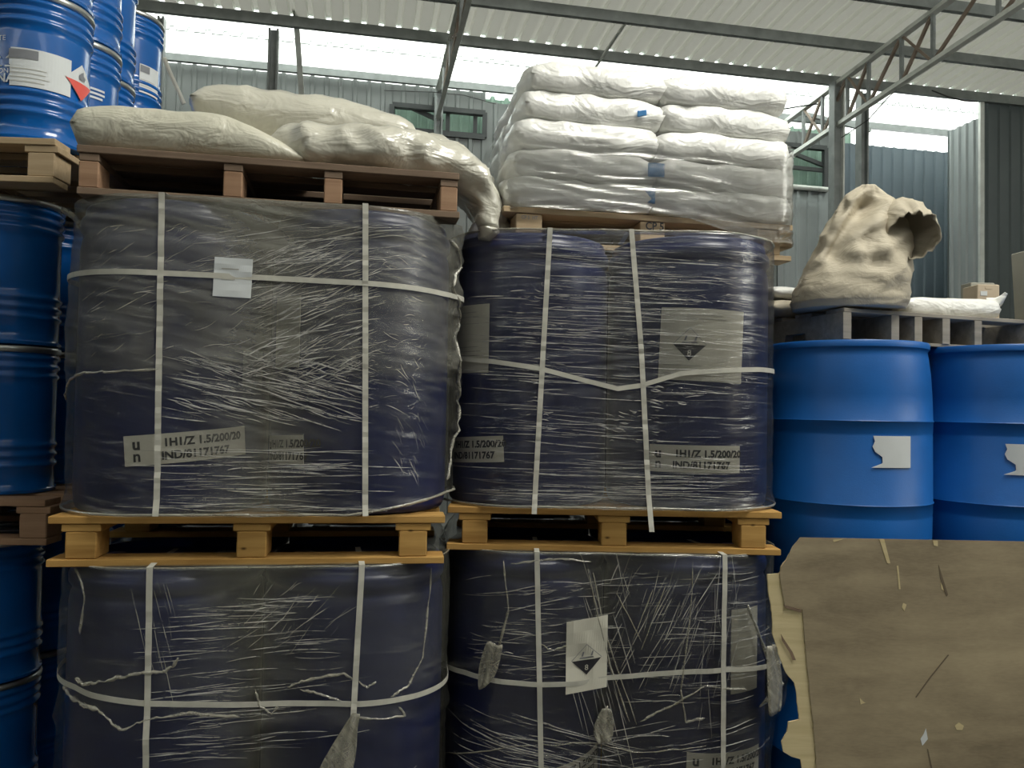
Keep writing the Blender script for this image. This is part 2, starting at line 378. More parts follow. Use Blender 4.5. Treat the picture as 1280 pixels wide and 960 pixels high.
def un_label(fm, parent, off=0.003, w=0.34, h=0.085):
    s = sticker(fm, w, h, parent, off)
    put_text(fm, 'u', 0.046, -w * .40, 0.017, off + 0.0012, M['ink'], s, 0.0018); put_text(fm, 'n', 0.046, -w * .40, -0.018, off + 0.0012, M['ink'], s, 0.0012)
    put_text(fm, '1H1/Z 1.5/200/20', 0.032, 0.045, 0.017, off + 0.0012, M['ink'], s, 0.0013)
    put_text(fm, 'IND/81171767', 0.032, 0.02, -0.021, off + 0.0012, M['ink'], s, 0.0013)
    return s
def strip(fm, a0, a1, lo, hi, off, mt, parent, name, n=12):
    vv = []; ff = []
    for i in range(n + 1):
        a = a0 + (a1 - a0) * i / n; vv += [fm(a, lo(a), off), fm(a, hi(a), off)]
    for i in range(n): ff.append((2 * i, 2 * i + 2, 2 * i + 3, 2 * i + 1))
    return obj(name, vv, ff, mt, parent)
def diamond(fm, s, a0, b0, k, off):
    o = off + 0.0014; t = 0.0016
    for (x0, y0), (x1, y1) in (((-k, 0), (0, k)), ((0, k), (k, 0))):
        dx, dy = x1 - x0, y1 - y0; l = math.hypot(dx, dy); nx, ny = -dy / l * t, dx / l * t
        poly(fm, [(a0 + x0, b0 + y0), (a0 + x1, b0 + y1), (a0 + x1 - nx, b0 + y1 - ny), (a0 + x0 - nx, b0 + y0 - ny)], o, M['greyink'], s, 'diamond_outline')
    strip(fm, a0 - k * .96, a0 + k * .96, lambda a: b0 - k + abs(a - a0), lambda a: b0 - .002, o, M['ink'], s, 'diamond_lower_half')
    put_text(fm, '8', k * .5, a0, b0 - k * .55, o + 0.001, M['paper'], s)
    for q in (-.35, .25): poly(fm, [(a0 + k * q, b0 + k * .2), (a0 + k * (q + .12), b0 + k * .2), (a0 + k * (q + .2), b0 + k * .5), (a0 + k * (q + .1), b0 + k * .5)], o, M['greyink'], s, 'corrosion_symbol')
    poly(fm, [(a0 - k * .5, b0 + k * .06), (a0 + k * .5, b0 + k * .06), (a0 + k * .4, b0 + k * .14), (a0 - k * .4, b0 + k * .14)], o, M['greyink'], s, 'corrosion_symbol')
def print_lines(fm, s, a0, b0, w, n, dy, off, mt=None, th=0.003):
    for i in range(n):
        ww = w * random.uniform(0.7, 1.0)
        strip(fm, a0, a0 + ww, lambda a: b0 - i * dy, lambda a: b0 - i * dy + th, off + 0.0014, mt or M['paleink'], s, 'printed_line')
def hit_cyl(px, py, cx, cy, r):
    d = ray(px, py); ox, oy = CAM.x - cx, CAM.y - cy
    a = d.x ** 2 + d.y ** 2; b = 2 * (ox * d.x + oy * d.y); c = ox * ox + oy * oy - r * r; q = b * b - 4 * a * c
    t = (-b - math.sqrt(max(q, 0))) / (2 * a); p = CAM + d * t
    return math.atan2(p.x - cx, -(p.y - cy)), p.z

# ------------------------------------------------------------------ building shell
def corrugated(name, org, du, dv, nrm, wid, length, mt, period=0.22, depth=0.03, rib=0.06, label=None):
    """sheet spanning wid along du and length along dv, ribs run along dv and rise along nrm"""
    n = int(math.ceil(wid / period)); prof = []
    for k in range(n):
        x = k * period; prof += [(x, 0), (x + period - rib - 0.03, 0), (x + period - rib - 0.012, depth), (x + period - 0.018, depth)]
    prof.append((n * period, 0)); prof = [(min(x, wid), h) for x, h in prof]
    v = []
    for t in (0, length):
        v += [org + du * x + nrm * h + dv * t for x, h in prof]
    k = len(prof); f = [(i, i + 1, k + i + 1, k + i) for i in range(k - 1)]
    return obj(name, v, f, mt)
vP1 = V.dot(on_roof(640, 50)); vP2 = V.dot(on_roof(877, 26)); vP3 = V.dot(on_roof(1215, 3))
vLap = V.dot(on_roof(480, 64)); vP0 = V.dot(on_roof(480, 90)); vW = vP0 + 0.22
UL, UR = -12.0, 14.0
dvr = (V - Z * SL); 
def roof_piece(name, v0, v1, mt, dz=0.0):
    o = corrugated(name, B(UL, v0, roof_z(v0) + dz), U, dvr, Z, UR - UL, v1 - v0, mt, .22, .05, .055); return struct(o)
roof_piece('ceiling', -7.0, vP1 + 0.05, M['roof'])
roof_piece('ceiling', vP1 + 0.0, vLap + 0.06, M['rooflight'], -0.004)
roof_piece('ceiling', vLap - 0.05, vW + 0.3, M['rooflight'], -0.024)
fl = MB().box(B(1, 3, -0.05), (30, 22, 0.1), Matrix.Rotation(A, 3, 'Z')).go('floor', M['conc']); struct(fl)
zt = on_plane(480, 104, V, vW).z
zt1 = on_plane(990, 164, V, vW).z; zt2 = on_plane(1100, 183, V, vW).z
uSlit = U.dot(on_plane(1186, 330, V, vW)); zs0 = on_plane(1186, 372, V, vW).z; zs1 = on_plane(1186, 285, V, vW).z
uW1 = U.dot(on_plane(972, 200, V, vW)); uW2 = U.dot(on_plane(1032, 200, V, vW)); zw1 = on_plane(1000, 183, V, vW).z; zw0 = on_plane(1000, 236, V, vW).z
uG1 = U.dot(on_plane(490, 150, V, vW)); uG2 = U.dot(on_plane(606, 150, V, vW)); zg1 = on_plane(550, 137, V, vW).z; zg0 = on_plane(550, 168, V, vW).z
def wallpiece(name, u1, u2, z1, z2, mt, v=None):
    return struct(corrugated(name, B(u1, v or vW, z1), U, Z, -V, u2 - u1, z2 - z1, mt, 0.20, 0.028, 0.05))
wallpiece('wall_back', UL, uG1, 0, zt, M['wall'])
wallpiece('wall_back', uG1, uG2, 0, zg0, M['wall']); wallpiece('wall_back', uG1, uG2, zg1, zt, M['wall'])
wallpiece('wall_back', uG2, uW1, 0, zt1, M['wall'])
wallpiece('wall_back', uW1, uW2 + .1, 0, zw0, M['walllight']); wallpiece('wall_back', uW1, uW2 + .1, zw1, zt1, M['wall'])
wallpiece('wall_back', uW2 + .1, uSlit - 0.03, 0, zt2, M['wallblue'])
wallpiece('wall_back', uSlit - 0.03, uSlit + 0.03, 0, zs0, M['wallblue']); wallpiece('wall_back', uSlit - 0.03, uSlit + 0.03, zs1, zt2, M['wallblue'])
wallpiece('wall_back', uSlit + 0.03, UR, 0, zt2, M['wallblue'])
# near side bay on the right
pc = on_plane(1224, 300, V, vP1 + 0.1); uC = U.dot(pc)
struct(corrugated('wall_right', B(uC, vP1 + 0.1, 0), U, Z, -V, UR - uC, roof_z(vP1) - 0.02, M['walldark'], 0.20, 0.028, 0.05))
struct(corrugated('wall_right', B(uC, vP1 + 0.1, 0), V, Z, -U, 0.62, roof_z(vP1) - 0.35, M['walllight'], 0.15, 0.028, 0.05))
struct(MB().beam(B(uC, vP1 + 0.06, 0), B(uC, vP1 + 0.06, roof_z(vP1) - .1), 0.06, 0.06).go('trim_1', M['steellight']))
struct(MB().box(B(UL, 2.5, 3.2), (0.12, 20, 6.4), Matrix.Rotation(A, 3, 'Z')).go('wall_left', M['wall']))
struct(MB().box(B(UR, 2.5, 3.2), (0.12, 20, 6.4), Matrix.Rotation(A, 3, 'Z')).go('wall_right_end', M['wall']))
struct(MB().box(B(1, -7.2, 3.4), (26, 0.12, 7.0), Matrix.Rotation(A, 3, 'Z')).go('wall_front', M['wall']))
# windows in the back wall
def window(name, u1, u2, z0, z1, posts):
    w_ = struct(MB().beam(B(u1, vW, z0), B(u2, vW, z0), 0.10, 0.07).beam(B(u1, vW, z1), B(u2, vW, z1), 0.10, 0.07).beam(B(u1, vW, z0), B(u1, vW, z1), 0.1, 0.07).beam(B(u2, vW, z0), B(u2, vW, z1), 0.1, 0.07).go(name, M['dark']))
    n = int((u2 - u1) / 0.14)
    p = corrugated('window_sheet', B(u1 - .35, vW + 0.30, z0 - .3), U, Z, -V, u2 - u1 + 1.0, z1 - z0 + .8, M['green'], 0.16, 0.02, 0.04); p.parent = w_
    b = MB()
    for (x0, y0), (x1, y1) in posts: b.beam(B(u1 + (u2 - u1) * x0, vW + 0.05, z0 + (z1 - z0) * y0), B(u1 + (u2 - u1) * x1, vW + 0.05, z0 + (z1 - z0) * y1), 0.05, 0.06)
    b.go('glazing_bar', M['dark'], w_)
window('window_1', uW1, uW2, zw0, zw1, [((0, .52), (1, .5)), ((0.05, .95), (1, .62)), ((1, .62), (1, 1))])
window('window_2', uG1, uG2, zg0, zg1, [((.22, 1), (.55, .55)), ((.6, 0), (.6, 1)), ((.9, 0), (.9, 1)), ((0, .12), (1, .12))])
_pr = []
for k in range(int((UR - UL) / .22)):
    for x, h in ((0, 0), (.135, 0), (.153, .05), (.202, .05)): _pr.append(B(UL + k * .22 + x, vLap - .05, roof_z(vLap - .05) - .034 + h))
struct(MB().tube(_pr, .007, 5).go('trim_2', M['steel']))
# eaves purlin and roof purlins
def purlin(v, label, h=0.13, mt='steel', dz=0.0):
    z = roof_z(v) - h / 2 - 0.004 + dz
    o = MB().box(B((UL + UR) / 2, v, z), (UR - UL - .2, 0.012, h), Matrix.Rotation(A, 3, 'Z')).box(B((UL + UR) / 2, v + 0.03, z - h / 2 + 0.006), (UR - UL - .2, 0.06, 0.01), Matrix.Rotation(A, 3, 'Z')).box(B((UL + UR) / 2, v + 0.03, z + h / 2 - 0.006), (UR - UL - .2, 0.06, 0.01), Matrix.Rotation(A, 3, 'Z')).go('roof_purlin', M[mt])
    return tag(o, label, 'roof beam')
purlin(vP0, 'pale steel eaves purlin along the bright gap above the back wall', 0.10, 'steel', -0.024)
purlin(vP1, 'dark grey roof purlin running across the picture just above the white bag stack')
purlin(vP2, 'grey roof purlin next above the one over the white bag stack')
purlin(vP3, 'grey roof purlin at the top right corner, highest one in view')
# trusses (plane u = const), members placed where the truss plane meets the view
uT2 = U.dot(on_roof(1100, 62, -0.14)); uT1 = U.dot(on_roof(570, 20, -0.14))
def pu(px, py, u): return on_plane(px, py, U, u)
def chord(u, v0, v1, drop, wd=0.07): return B(u, v0, roof_z(v0) - drop), B(u, v1, roof_z(v1) - drop)
def truss(name, u, label, nodes, drop2, vend):
    e = empty(name, B(u, vend, roof_z(vend) - .15), A, label, 'roof truss')
    inv = (Matrix.Translation(e.location) @ Matrix.Rotation(A, 4, 'Z')).inverted()
    def part(nm, segs, mt, w1=0.05, w2=0.05):
        b = MB()
        for p, q in segs: b.beam(inv @ p, inv @ q, w1, w2, V)
        return b.go(nm, M[mt], e)
    a, b_ = chord(u, 1.0, vend, 0.17); part('top_chord', [(a, b_)], 'steellight', 0.07, 0.07)
    def low(v): return roof_z(v) - 0.17 - drop2(v)
    vs = [1.0 + k * (vend - 1.0) / 12 for k in range(13)]
    part('bottom_chord', [(B(u, vs[k], low(vs[k])), B(u, vs[k + 1], low(vs[k + 1]))) for k in range(12)], 'steellight', 0.07, 0.06)
    for k, v in enumerate(nodes):
        part('web_post', [(B(u, v, roof_z(v) - .17), B(u, v, low(v)))], 'steel', 0.04, 0.04)
        if k + 1 < len(nodes):
            v2 = nodes[k + 1]
            part('web_brace', [(B(u, v, roof_z(v) - .17), B(u, v2, low(v2)))], 'rust', 0.035, 0.035)
            if k % 2 == 0: part('web_brace', [(B(u, v, low(v)), B(u, v2, roof_z(v2) - .17))], 'rust', 0.03, 0.03)
nT2 = [vP1 - 4.2, vP1 - 3.0, vP2 - 1.05, vP2 - .5, vP2 + .15, vP1 - .35, vP1 + .25, vP1 + .75]
truss('roof_truss', uT2, 'pale lattice roof truss at the upper right, its lower chord crossing diagonally', nT2, lambda v: 0.60, vW)
truss('roof_truss', uT1, 'pale roof truss seen almost end-on above the cream bags', [vP1 - 4, vP1 - 2.6, vP2 - .2, vP1 - .2, vP1 + .5], lambda v: 0.42, vW)
# columns
def column(px, py0, u, v, label, w1=0.14, light=True, top=None):
    zt_ = top if top else roof_z(v) - 0.15
    e = empty('steel_column', B(u, v, 0), A, label, 'column')
    MB().box((0, 0, zt_ / 2), (w1, 0.02, zt_)).box((0, 0.06, zt_ / 2), (0.02, 0.12, zt_)).go('web', M['steel'], e)
    MB().box((w1 / 2, 0.0, zt_ / 2), (0.025, 0.14, zt_)).go('flange', M['steellight' if light else 'steel'], e)  # paler steel here puts the lit edge of the column into its colour
    MB().box((-w1 / 2, 0.0, zt_ / 2), (0.025, 0.14, zt_)).go('flange', M['steel'], e)
    MB().box((0, 0, 0.01), (w1 + .12, 0.24, 0.02)).go('base_plate', M['steel'], e)
vC = V.dot(on_plane(1046, 150, U, uT2)); column(0, 0, uT2, vC, 'grey steel column under the right-hand lattice truss', 0.14)
vq = vP1 + 0.12
for px, lab, w1 in ((1078, 'slim steel post standing right of the truss column', 0.10), (341, 'dark steel column rising behind the cream bags, below the roof purlin', 0.10), (200, 'thin dark post beside the farthest blue steel barrels', 0.05)):
    q = on_plane(px, 100, V, vq); column(0, 0, U.dot(q), vq, lab, w1, False)
q = on_plane(549, 100, V, vW - .2); column(0, 0, U.dot(q), vW - .2, 'dark steel column below the end-on truss above the cream bags', 0.09, False)
# hanging bars
a = on_plane(369, 8, V, vP1 - .05); b_ = on_plane(372, 86, V, vP1 + .9)
tag(MB().beam(a, B(U.dot(a) + .06, vP1 + .75, roof_z(vP1 + .75) - .75), 0.07, 0.02, V).go('hanging_bar', M['steellight']), 'pale flat bar hanging from the purlin left of centre', 'bar')
a = on_plane(783, 27, V, vP2 + .05); b_ = on_plane(740, 90, V, vP1 + .35)
tag(MB().beam(a, b_, 0.03, 0.08, V).go('brace_bar', M['steellight']), 'pale flat brace slanting between two purlins above the white bags', 'bar')
a = on_plane(985, 233, V, vW - .25); b_ = on_plane(1044, 238, V, vW - .25)
tag(MB().tube([a, b_], 0.04, 10).go('wall_pipe', M['steellight']), 'short pale horizontal pipe on the back wall right of the white bags', 'pipe')
def cable(pts, label, u=None, v=None, r=0.010):
    w_ = [on_plane(x, y, V, v) for x, y in pts]
    tag(MB().tube(w_, r, 6).go('cable', M['wire']), label, 'cable')
cable([(955, 139), (975, 137), (1000, 133), (1022, 130)], 'thin dark cable strung from the white bags to the lattice truss', v=vP1 - .3)
cable([(1052, 172), (1085, 150), (1110, 122), (1130, 104), (1165, 78), (1190, 54), (1222, 10), (1230, -5)], 'thin cable drooping under the lower chord of the lattice truss', v=vP1 - .6, r=0.008)
cable([(1165, 113), (1185, 121), (1205, 126), (1222, 127)], 'short dark cable at the top of the dark right wall', v=vP1 - .3)
cable([(480, 113), (540, 115), (580, 119), (620, 130)], 'thin wire across the back wall above the cream bags', v=vW - .3, r=0.006)
a, b_ = on_plane(1030, 172, V, vW - .3), on_plane(1085, 158, V, vW - .3)
tag(MB().beam(on_plane(1000, 141, V, vW - .3), on_plane(1088, 163, V, vW - .3), .05, .06).go('wall_rail', M['steel']), 'grey rail crossing behind the truss column at the eaves', 'rail')

# ------------------------------------------------------------------ pallets
def pallet(name, loc, rz, label, W=1.14, Dp=1.14, blocks=(-.5, 0, .5), mt='wood_new', mb=None, stamp=None, bw=0.085, n=7, cap=.022, ov=.10, flat=False):
    e = empty(name, loc, rz, label, 'pallet'); W2, D2 = W / 2, Dp / 2; mb = mb or mt
    hh = 0.100 if flat else 0.078
    for k in range(n):
        y = -D2 + 0.05 + k * (Dp - 0.1) / (n - 1); d = random.uniform(-.004, .004)
        MB().box((d, y, 0.135), (W, 0.10 if k in (0, n - 1) else .09, 0.022), None, 0.002).go('deck_board', M[mt], e)
    for x in blocks:
        xx = x * (W - bw - ov)
        if not flat: MB().box((xx, 0, 0.112), (bw + cap, Dp - .01, 0.022), None, 0.002).go('stringer_board', M[mt], e)
        for y in (-D2 + 0.06, 0, D2 - 0.06):
            MB().box((xx, y, 0.0225 + hh / 2), (bw, 0.11, hh), None, 0.003).go('block', M[mb], e)
    for y in (-D2 + 0.05, 0, D2 - 0.05):
        MB().box((random.uniform(-.004, .004), y, 0.0115), (W, 0.10, 0.021), None, 0.002).go('bottom_board', M[mt], e)
    return e
def place(px_l, D_l, px_r, D_r, ylev=640):    # front edge from two pixel columns with distances
    a = at(px_l, ylev, D_l); b = at(px_r, ylev, D_r); d = b - a; d.z = 0
    yaw = math.atan2(d.y, d.x); return Vector((a.x, a.y, 0)), Vector((b.x, b.y, 0)), yaw
class Stack: pass
def frame_of(pxl, Dl, pxr, Dr, dep=1.14):
    a, b, yaw = place(pxl, Dl, pxr, Dr); s = Stack(); s.yaw = yaw
    n = Vector((-math.sin(yaw), math.cos(yaw), 0)); s.c = (a + b) / 2 + n * dep / 2; s.W = (b - a).length
    s.rot = Matrix.Rotation(yaw, 3, 'Z'); return s
SLm = frame_of(58, 2.30, 555, 2.46); SRm = frame_of(559, 2.70, 977, 2.70)
SLu = frame_of(80, 2.31, 566, 2.53)
PL = [0.0, 1.08, 2.16]
def loc(s, z): return Vector((s.c.x, s.c.y, z))
pallet('wooden_pallet', loc(SLm, 0), SLm.yaw, 'wooden pallet on the floor under the lower left wrapped drums')
pallet('wooden_pallet', loc(SRm, 0), SRm.yaw, 'wooden pallet on the floor under the lower right wrapped drums')
pallet('wooden_pallet', loc(SLm, PL[1]), SLm.yaw, 'yellow pine pallet between the two left-hand wrapped drum loads', W=SLm.W)
pallet('wooden_pallet', loc(SRm, PL[1]), SRm.yaw, 'yellow pine pallet between the two right-hand wrapped drum loads', W=SRm.W)
pallet('wooden_pallet', loc(SLu, PL[2]), SLu.yaw, 'brown weathered pallet carrying the cream bags on the left load', W=SLu.W, blocks=(-.5, -.12, .16, .5), mt='wood_old', mb='wood_block', bw=0.055, cap=.0, ov=.01)

# ------------------------------------------------------------------ big navy drums
DR, DH = 0.29, 0.932
def drum_mesh():
    pr = [(0.262, 0.0), (0.280, 0.006), (0.287, 0.025), (0.290, 0.06), (0.2905, 0.30), (0.2905, 0.60), (0.290, 0.80), (0.286, 0.828), (0.280, 0.838),
          (0.283, 0.850), (0.292, 0.862), (0.293, 0.885), (0.288, 0.895), (0.279, 0.902), (0.279, 0.918), (0.276, 0.928), (0.268, 0.932), (0.262, 0.928), (0.258, 0.912), (0.10, 0.908), (0.02, 0.908)]
    return MB().lathe(pr, 72)
_d = drum_mesh()
def drum(s, lx, ly, zb, label, rz=0.0, group=None):
    w_ = loc(s, zb) + s.rot @ Vector((lx, ly, 0))
    e = empty('plastic_drum', w_, s.yaw, label, 'drum', 'navy blue drums in the wrapped loads')
    o = obj('body', _d.v, _d.f, M['navy'], e, True)
    for x in (-.17, .17): MB().lathe([(.035, .908), (.036, .922), (.030, .926), (.01, .924)], 16, (x, 0, 0)).go('bung_cap', M['navy'], e, True)
    e['cx'] = w_.x; e['cy'] = w_.y
    return e
names = {('L', 1): 'upper left', ('L', 0): 'lower left', ('R', 1): 'upper right', ('R', 0): 'lower right'}
D = {}
for key, s in (('L', SLm), ('R', SRm)):
    for lev in (0, 1):
        for ix, lx in ((0, -.2945), (1, .2945)):
            for iy, ly in ((0, -.2945), (1, .2945)):
                pos = ('front left', 'front right')[ix] if iy == 0 else ('rear left', 'rear right')[ix]
                D[(key, lev, ix, iy)] = drum(s, lx, ly, PL[lev] + .1465, 'navy blue plastic drum, %s one in the %s wrapped load' % (pos, names[(key, lev)]))
def lab(k, px, py, tilt=0.0):                 # label frame on a front drum where the view ray meets it
    e = D[k]; th, z = hit_cyl(px, py, e['cx'], e['cy'], 0.2905); yaw = e.rotation_euler[2]
    return e, cyl_map(0.2905, th - yaw, z - e.location.z, tilt), 0.002
# left upper load
e, fm, off = lab(('L', 1, 0, 0), 237, 558, 0.09); un_label(fm, e, off, 0.36, 0.088)
e, fm, off = lab(('L', 1, 1, 0), 352, 562, 0.05); un_label(fm, e, off, 0.20, 0.088)
e, fm, off = lab(('L', 1, 1, 0), 358, 415, 0.0); s_ = sticker(fm, 0.13, 0.22, e, off)
print_lines(fm, s_, -.04, .08, .08, 4, .02, off)
e, fm, off = lab(('L', 1, 0, 0), 317, 460, 0.0); s_ = sticker(fm, .10, .12, e, off, M['greyink']); 
# right upper load
def hazard_label(k, px, py, w_, h_, tilt, da=0.0, torn=False):
    e, fm, off = lab(k, px, py, tilt)
    s_ = sticker(fm, w_, h_, e, off); diamond(fm, s_, da, 0.0, 0.056, off)
    print_lines(fm, s_, -w_ * .2, h_ * .40, w_ * .55, 2, .012, off); print_lines(fm, s_, -w_ * .45, -h_ * .30, w_ * .6, 3, .014, off)
hazard_label(('R', 1, 1, 0), 879, 431, 0.29, 0.245, -0.04, -0.045)
e, fm, off = lab(('R', 1, 1, 0), 870, 574, -0.0); un_label(fm, e, off, 0.315, 0.092)
e, fm, off = lab(('R', 1, 0, 0), 584, 424, 0.0)
def torn_left(a, b, i, j):
    if i < 0.34: a += 0.05 * max(0, 1 - abs(j - .45) * 5) * (1 - i / .34)
    return a, b
s_ = sticker(fm, 0.20, 0.235, e, off, edge=torn_left); print_lines(fm, s_, -.05, .09, .11, 2, .016, off); print_lines(fm, s_, -.04, -.03, .12, 4, .015, off)
e, fm, off = lab(('R', 1, 0, 0), 584, 562, 0.06); un_label(fm, e, off, 0.30, 0.088)
# right lower load
e, fm, off = lab(('R', 0, 1, 0), 912, 957, -0.03); un_label(fm, e, off, 0.30, 0.088)
e, fm, off = lab(('R', 0, 0, 0), 716, 968, 0.12); un_label(fm, e, off, 0.30, 0.088)
e, fm, off = lab(('R', 0, 1, 0), 932, 812, 0.0); s_ = sticker(fm, 0.13, 0.28, e, off); print_lines(fm, s_, -.04, .10, .08, 4, .02, off)

# ------------------------------------------------------------------ film and straps
DS = .2945
HX = DS + DR + 0.008                            # hull half width
RC = DR + 0.006
def hull(s_):                                  # s metres from front centre, positive to the right
    fl_ = HX - RC; q = PI * RC / 2; side = 2 * fl_; per = 4 * (side + q)
    s_ = (s_ + fl_) % per; k = int(s_ // (side + q)); t = s_ - k * (side + q)
    if t < side: p = Vector((-fl_ + t, -HX, 0)); n = Vector((0, -1, 0))
    else:
        a = (t - side) / RC; n = Vector((math.sin(a), -math.cos(a), 0)); p = Vector((fl_, -fl_, 0)) + n * RC
    R = Matrix.Rotation(k * PI / 2, 3, 'Z'); return R @ p, R @ n
PER = 4 * (2 * (HX - RC) + PI * RC / 2)
def hull_hit(st, px, py):
    best = None
    for i in range(-130, 131):
        s_ = i * 0.006; p, n = hull(s_); w_ = st.rot @ p + st.c; nn = st.rot @ n
        d = Vector((w_.x - CAM.x, w_.y - CAM.y, 0))
        if nn.dot(d) > 0: continue
        zz = CAM.z
        for _ in range(3):
            y = proj(Vector((w_.x, w_.y, zz)))[1]; zz += (y - py) / F * d.y
        e_ = abs(proj(Vector((w_.x, w_.y, zz)))[0] - px)
        if best is None or e_ < best[0]: best = (e_, s_, zz)
    return best[1], best[2]
def LIFT(s_): return .050 * max(0, min(1, (s_ - .28) / .35)) * max(0, min(1, (1.2 - s_) / .3))
def film(name, st, z0, z1, mt, label, off, seed, gap=0.004, lift=False):
    nu, nv = 460, 110; v = []; uv = []; f = []
    for j in range(nv + 4):
        for i in range(nu):
            s_ = -PER / 2 + PER * i / nu; p, n = hull(s_)
            if j <= nv: z = z0 + (z1 - z0) * j / nv + (LIFT(s_) if lift else 0) * max(0, 1 - j / nv * 2.5) ** 2; o = off(s_, z - z0)
            else: z = z1 + 0.003 * (j - nv) ** .5 + 0.003 * nz(s_ * 5, j, seed); o = off(s_, z1 - z0) - 0.03 * (j - nv)
            q = p + n * (gap + o); v.append(Vector((q.x, q.y, z))); uv.append((s_ + PER / 2, z - z0))
    for j in range(nv + 3):
        for i in range(nu): f.append((j * nu + i, j * nu + (i + 1) % nu, (j + 1) * nu + (i + 1) % nu, (j + 1) * nu + i))
    o = obj(name, v, f, mt, None, True, uv); o.location = (st.c.x, st.c.y, 0); o.rotation_euler = (0, 0, st.yaw)
    return tag(o, label, 'stretch film')
def g(x, c, w_): return math.exp(-((x - c) / w_) ** 2)
def ridge(x, y, s): return 1 - abs(nz(x, y, s)) * 2
def off_L1(s_, z):
    o = 0.005 * (nz(s_ * 2, z * 14, 1.0) + 1) + 0.0035 * ridge(s_ * 3, z * 40 + s_ * 6, 2)
    rag = g(s_, 0.72, 0.10) * (1 if z > .25 else .3); o += rag * (0.012 + 0.016 * ridge(s_ * 9, z * 11, 3) + 0.012 * nz(s_ * 30, z * 30, 4))
    o += 0.016 * g(s_, -.72, .2) * g(z, .52, .22) + 0.022 * max(0, 1 - z / .06) * .5
    return o
def off_R1(s_, z): return 0.002 + 0.003 * (nz(s_ * 2, z * 9, 7) + 1) + 0.003 * ridge(s_ * 2.5, z * 34 - s_ * 3, 8) + 0.012 * max(0, 1 - z / .05)
def off_L0(s_, z):
    o = 0.007 * (nz(s_ * 3, z * 5, 11) + 1) + 0.004 * ridge(s_ * 4, z * 16, 12)
    return o + 0.014 * g(z, .46, .05) * ridge(s_ * 6, z * 9, 13)
def off_R0(s_, z):
    o = 0.007 * (nz(s_ * 3, z * 5, 21) + 1) + 0.006 * ridge(s_ * 8, z * 6, 22)
    return o + g(s_, .66, .12) * g(z, .46, .12) * (0.05 + 0.02 * ridge(s_ * 9, z * 10, 4))
fz = lambda lev: (PL[lev] + .149, PL[lev] + .1465 + DH + .004)
FL1 = film('stretch_film_wrap', SLm, *fz(1), M['film_dusty'], 'dusty torn stretch film round the upper left drums', off_L1, 1, lift=True)
FR1 = film('stretch_film_wrap', SRm, *fz(1), M['film_clear'], 'tight clear stretch film with horizontal glints round the upper right drums', off_R1, 2)
FL0 = film('stretch_film_wrap', SLm, *fz(0), M['film_low_a'], 'loose greyish stretch film round the lower left drums', off_L0, 3)
FR0 = film('stretch_film_wrap', SRm, *fz(0), M['film_low_b'], 'crumpled loose stretch film round the lower right drums', off_R0, 4)

def hull_pt(st, off, s_, z, z0, ex): p, n = hull(s_); q = p + n * (0.004 + off(s_, z - z0) + ex); return Vector((q.x, q.y, z)), n
def ribbon(pts, wdirs, nrms, w_, th, name, mt, parent=None, smooth=True):
    v = []; f = []
    for p, d, n in zip(pts, wdirs, nrms):
        v += [p - d * w_ / 2, p + d * w_ / 2, p + d * w_ / 2 + n * th, p - d * w_ / 2 + n * th]
    k = len(pts)
    for i in range(k - 1):
        for j in range(4): f.append((i * 4 + j, i * 4 + (j + 1) % 4, (i + 1) * 4 + (j + 1) % 4, (i + 1) * 4 + j))
    f += [(3, 2, 1, 0), tuple((k - 1) * 4 + j for j in range(4))]
    return obj(name, v, f, mt, parent)
def vstrap(st, off, lev, a, b, label, mids=(), tail=0.0):
    z0, z1 = fz(lev); ks = [hull_hit(st, *a)] + [hull_hit(st, *m_) for m_ in mids] + [hull_hit(st, *b)]
    ks.sort(key=lambda q: q[1]); lo, hi = ks[0], ks[-1]
    pts = []; wd = []; nn = []
    zz0 = z0 + .003 - tail; n = 60
    for i in range(n + 1):
        z = zz0 + (z1 + .004 - zz0) * i / n
        for q in range(len(ks) - 1):
            if z <= ks[q + 1][1] or q == len(ks) - 2:
                t = (z - ks[q][1]) / max(1e-4, ks[q + 1][1] - ks[q][1]); s_ = ks[q][0] + (ks[q + 1][0] - ks[q][0]) * t; break
        pr = max(off(s_ + d, z - z0) for d in (-.01, 0, .01)); p_, nr = hull(s_)
        q_ = p_ + nr * (0.004 + pr + 0.003); pts.append(Vector((q_.x, q_.y, z))); wd.append(Z.cross(nr)); nn.append(nr)
    top = pts[-1]; nr = nn[-1]
    for k in range(1, 8): pts.append(top - nr * (k * .04) + Z * (.004)); wd.append(wd[-1]); nn.append(Z.copy())
    o = ribbon(pts, wd, nn, .017, .0012, 'packing_strap', M['strap']); o.location = (st.c.x, st.c.y, 0); o.rotation_euler = (0, 0, st.yaw)
    tag(o, label, 'strap')
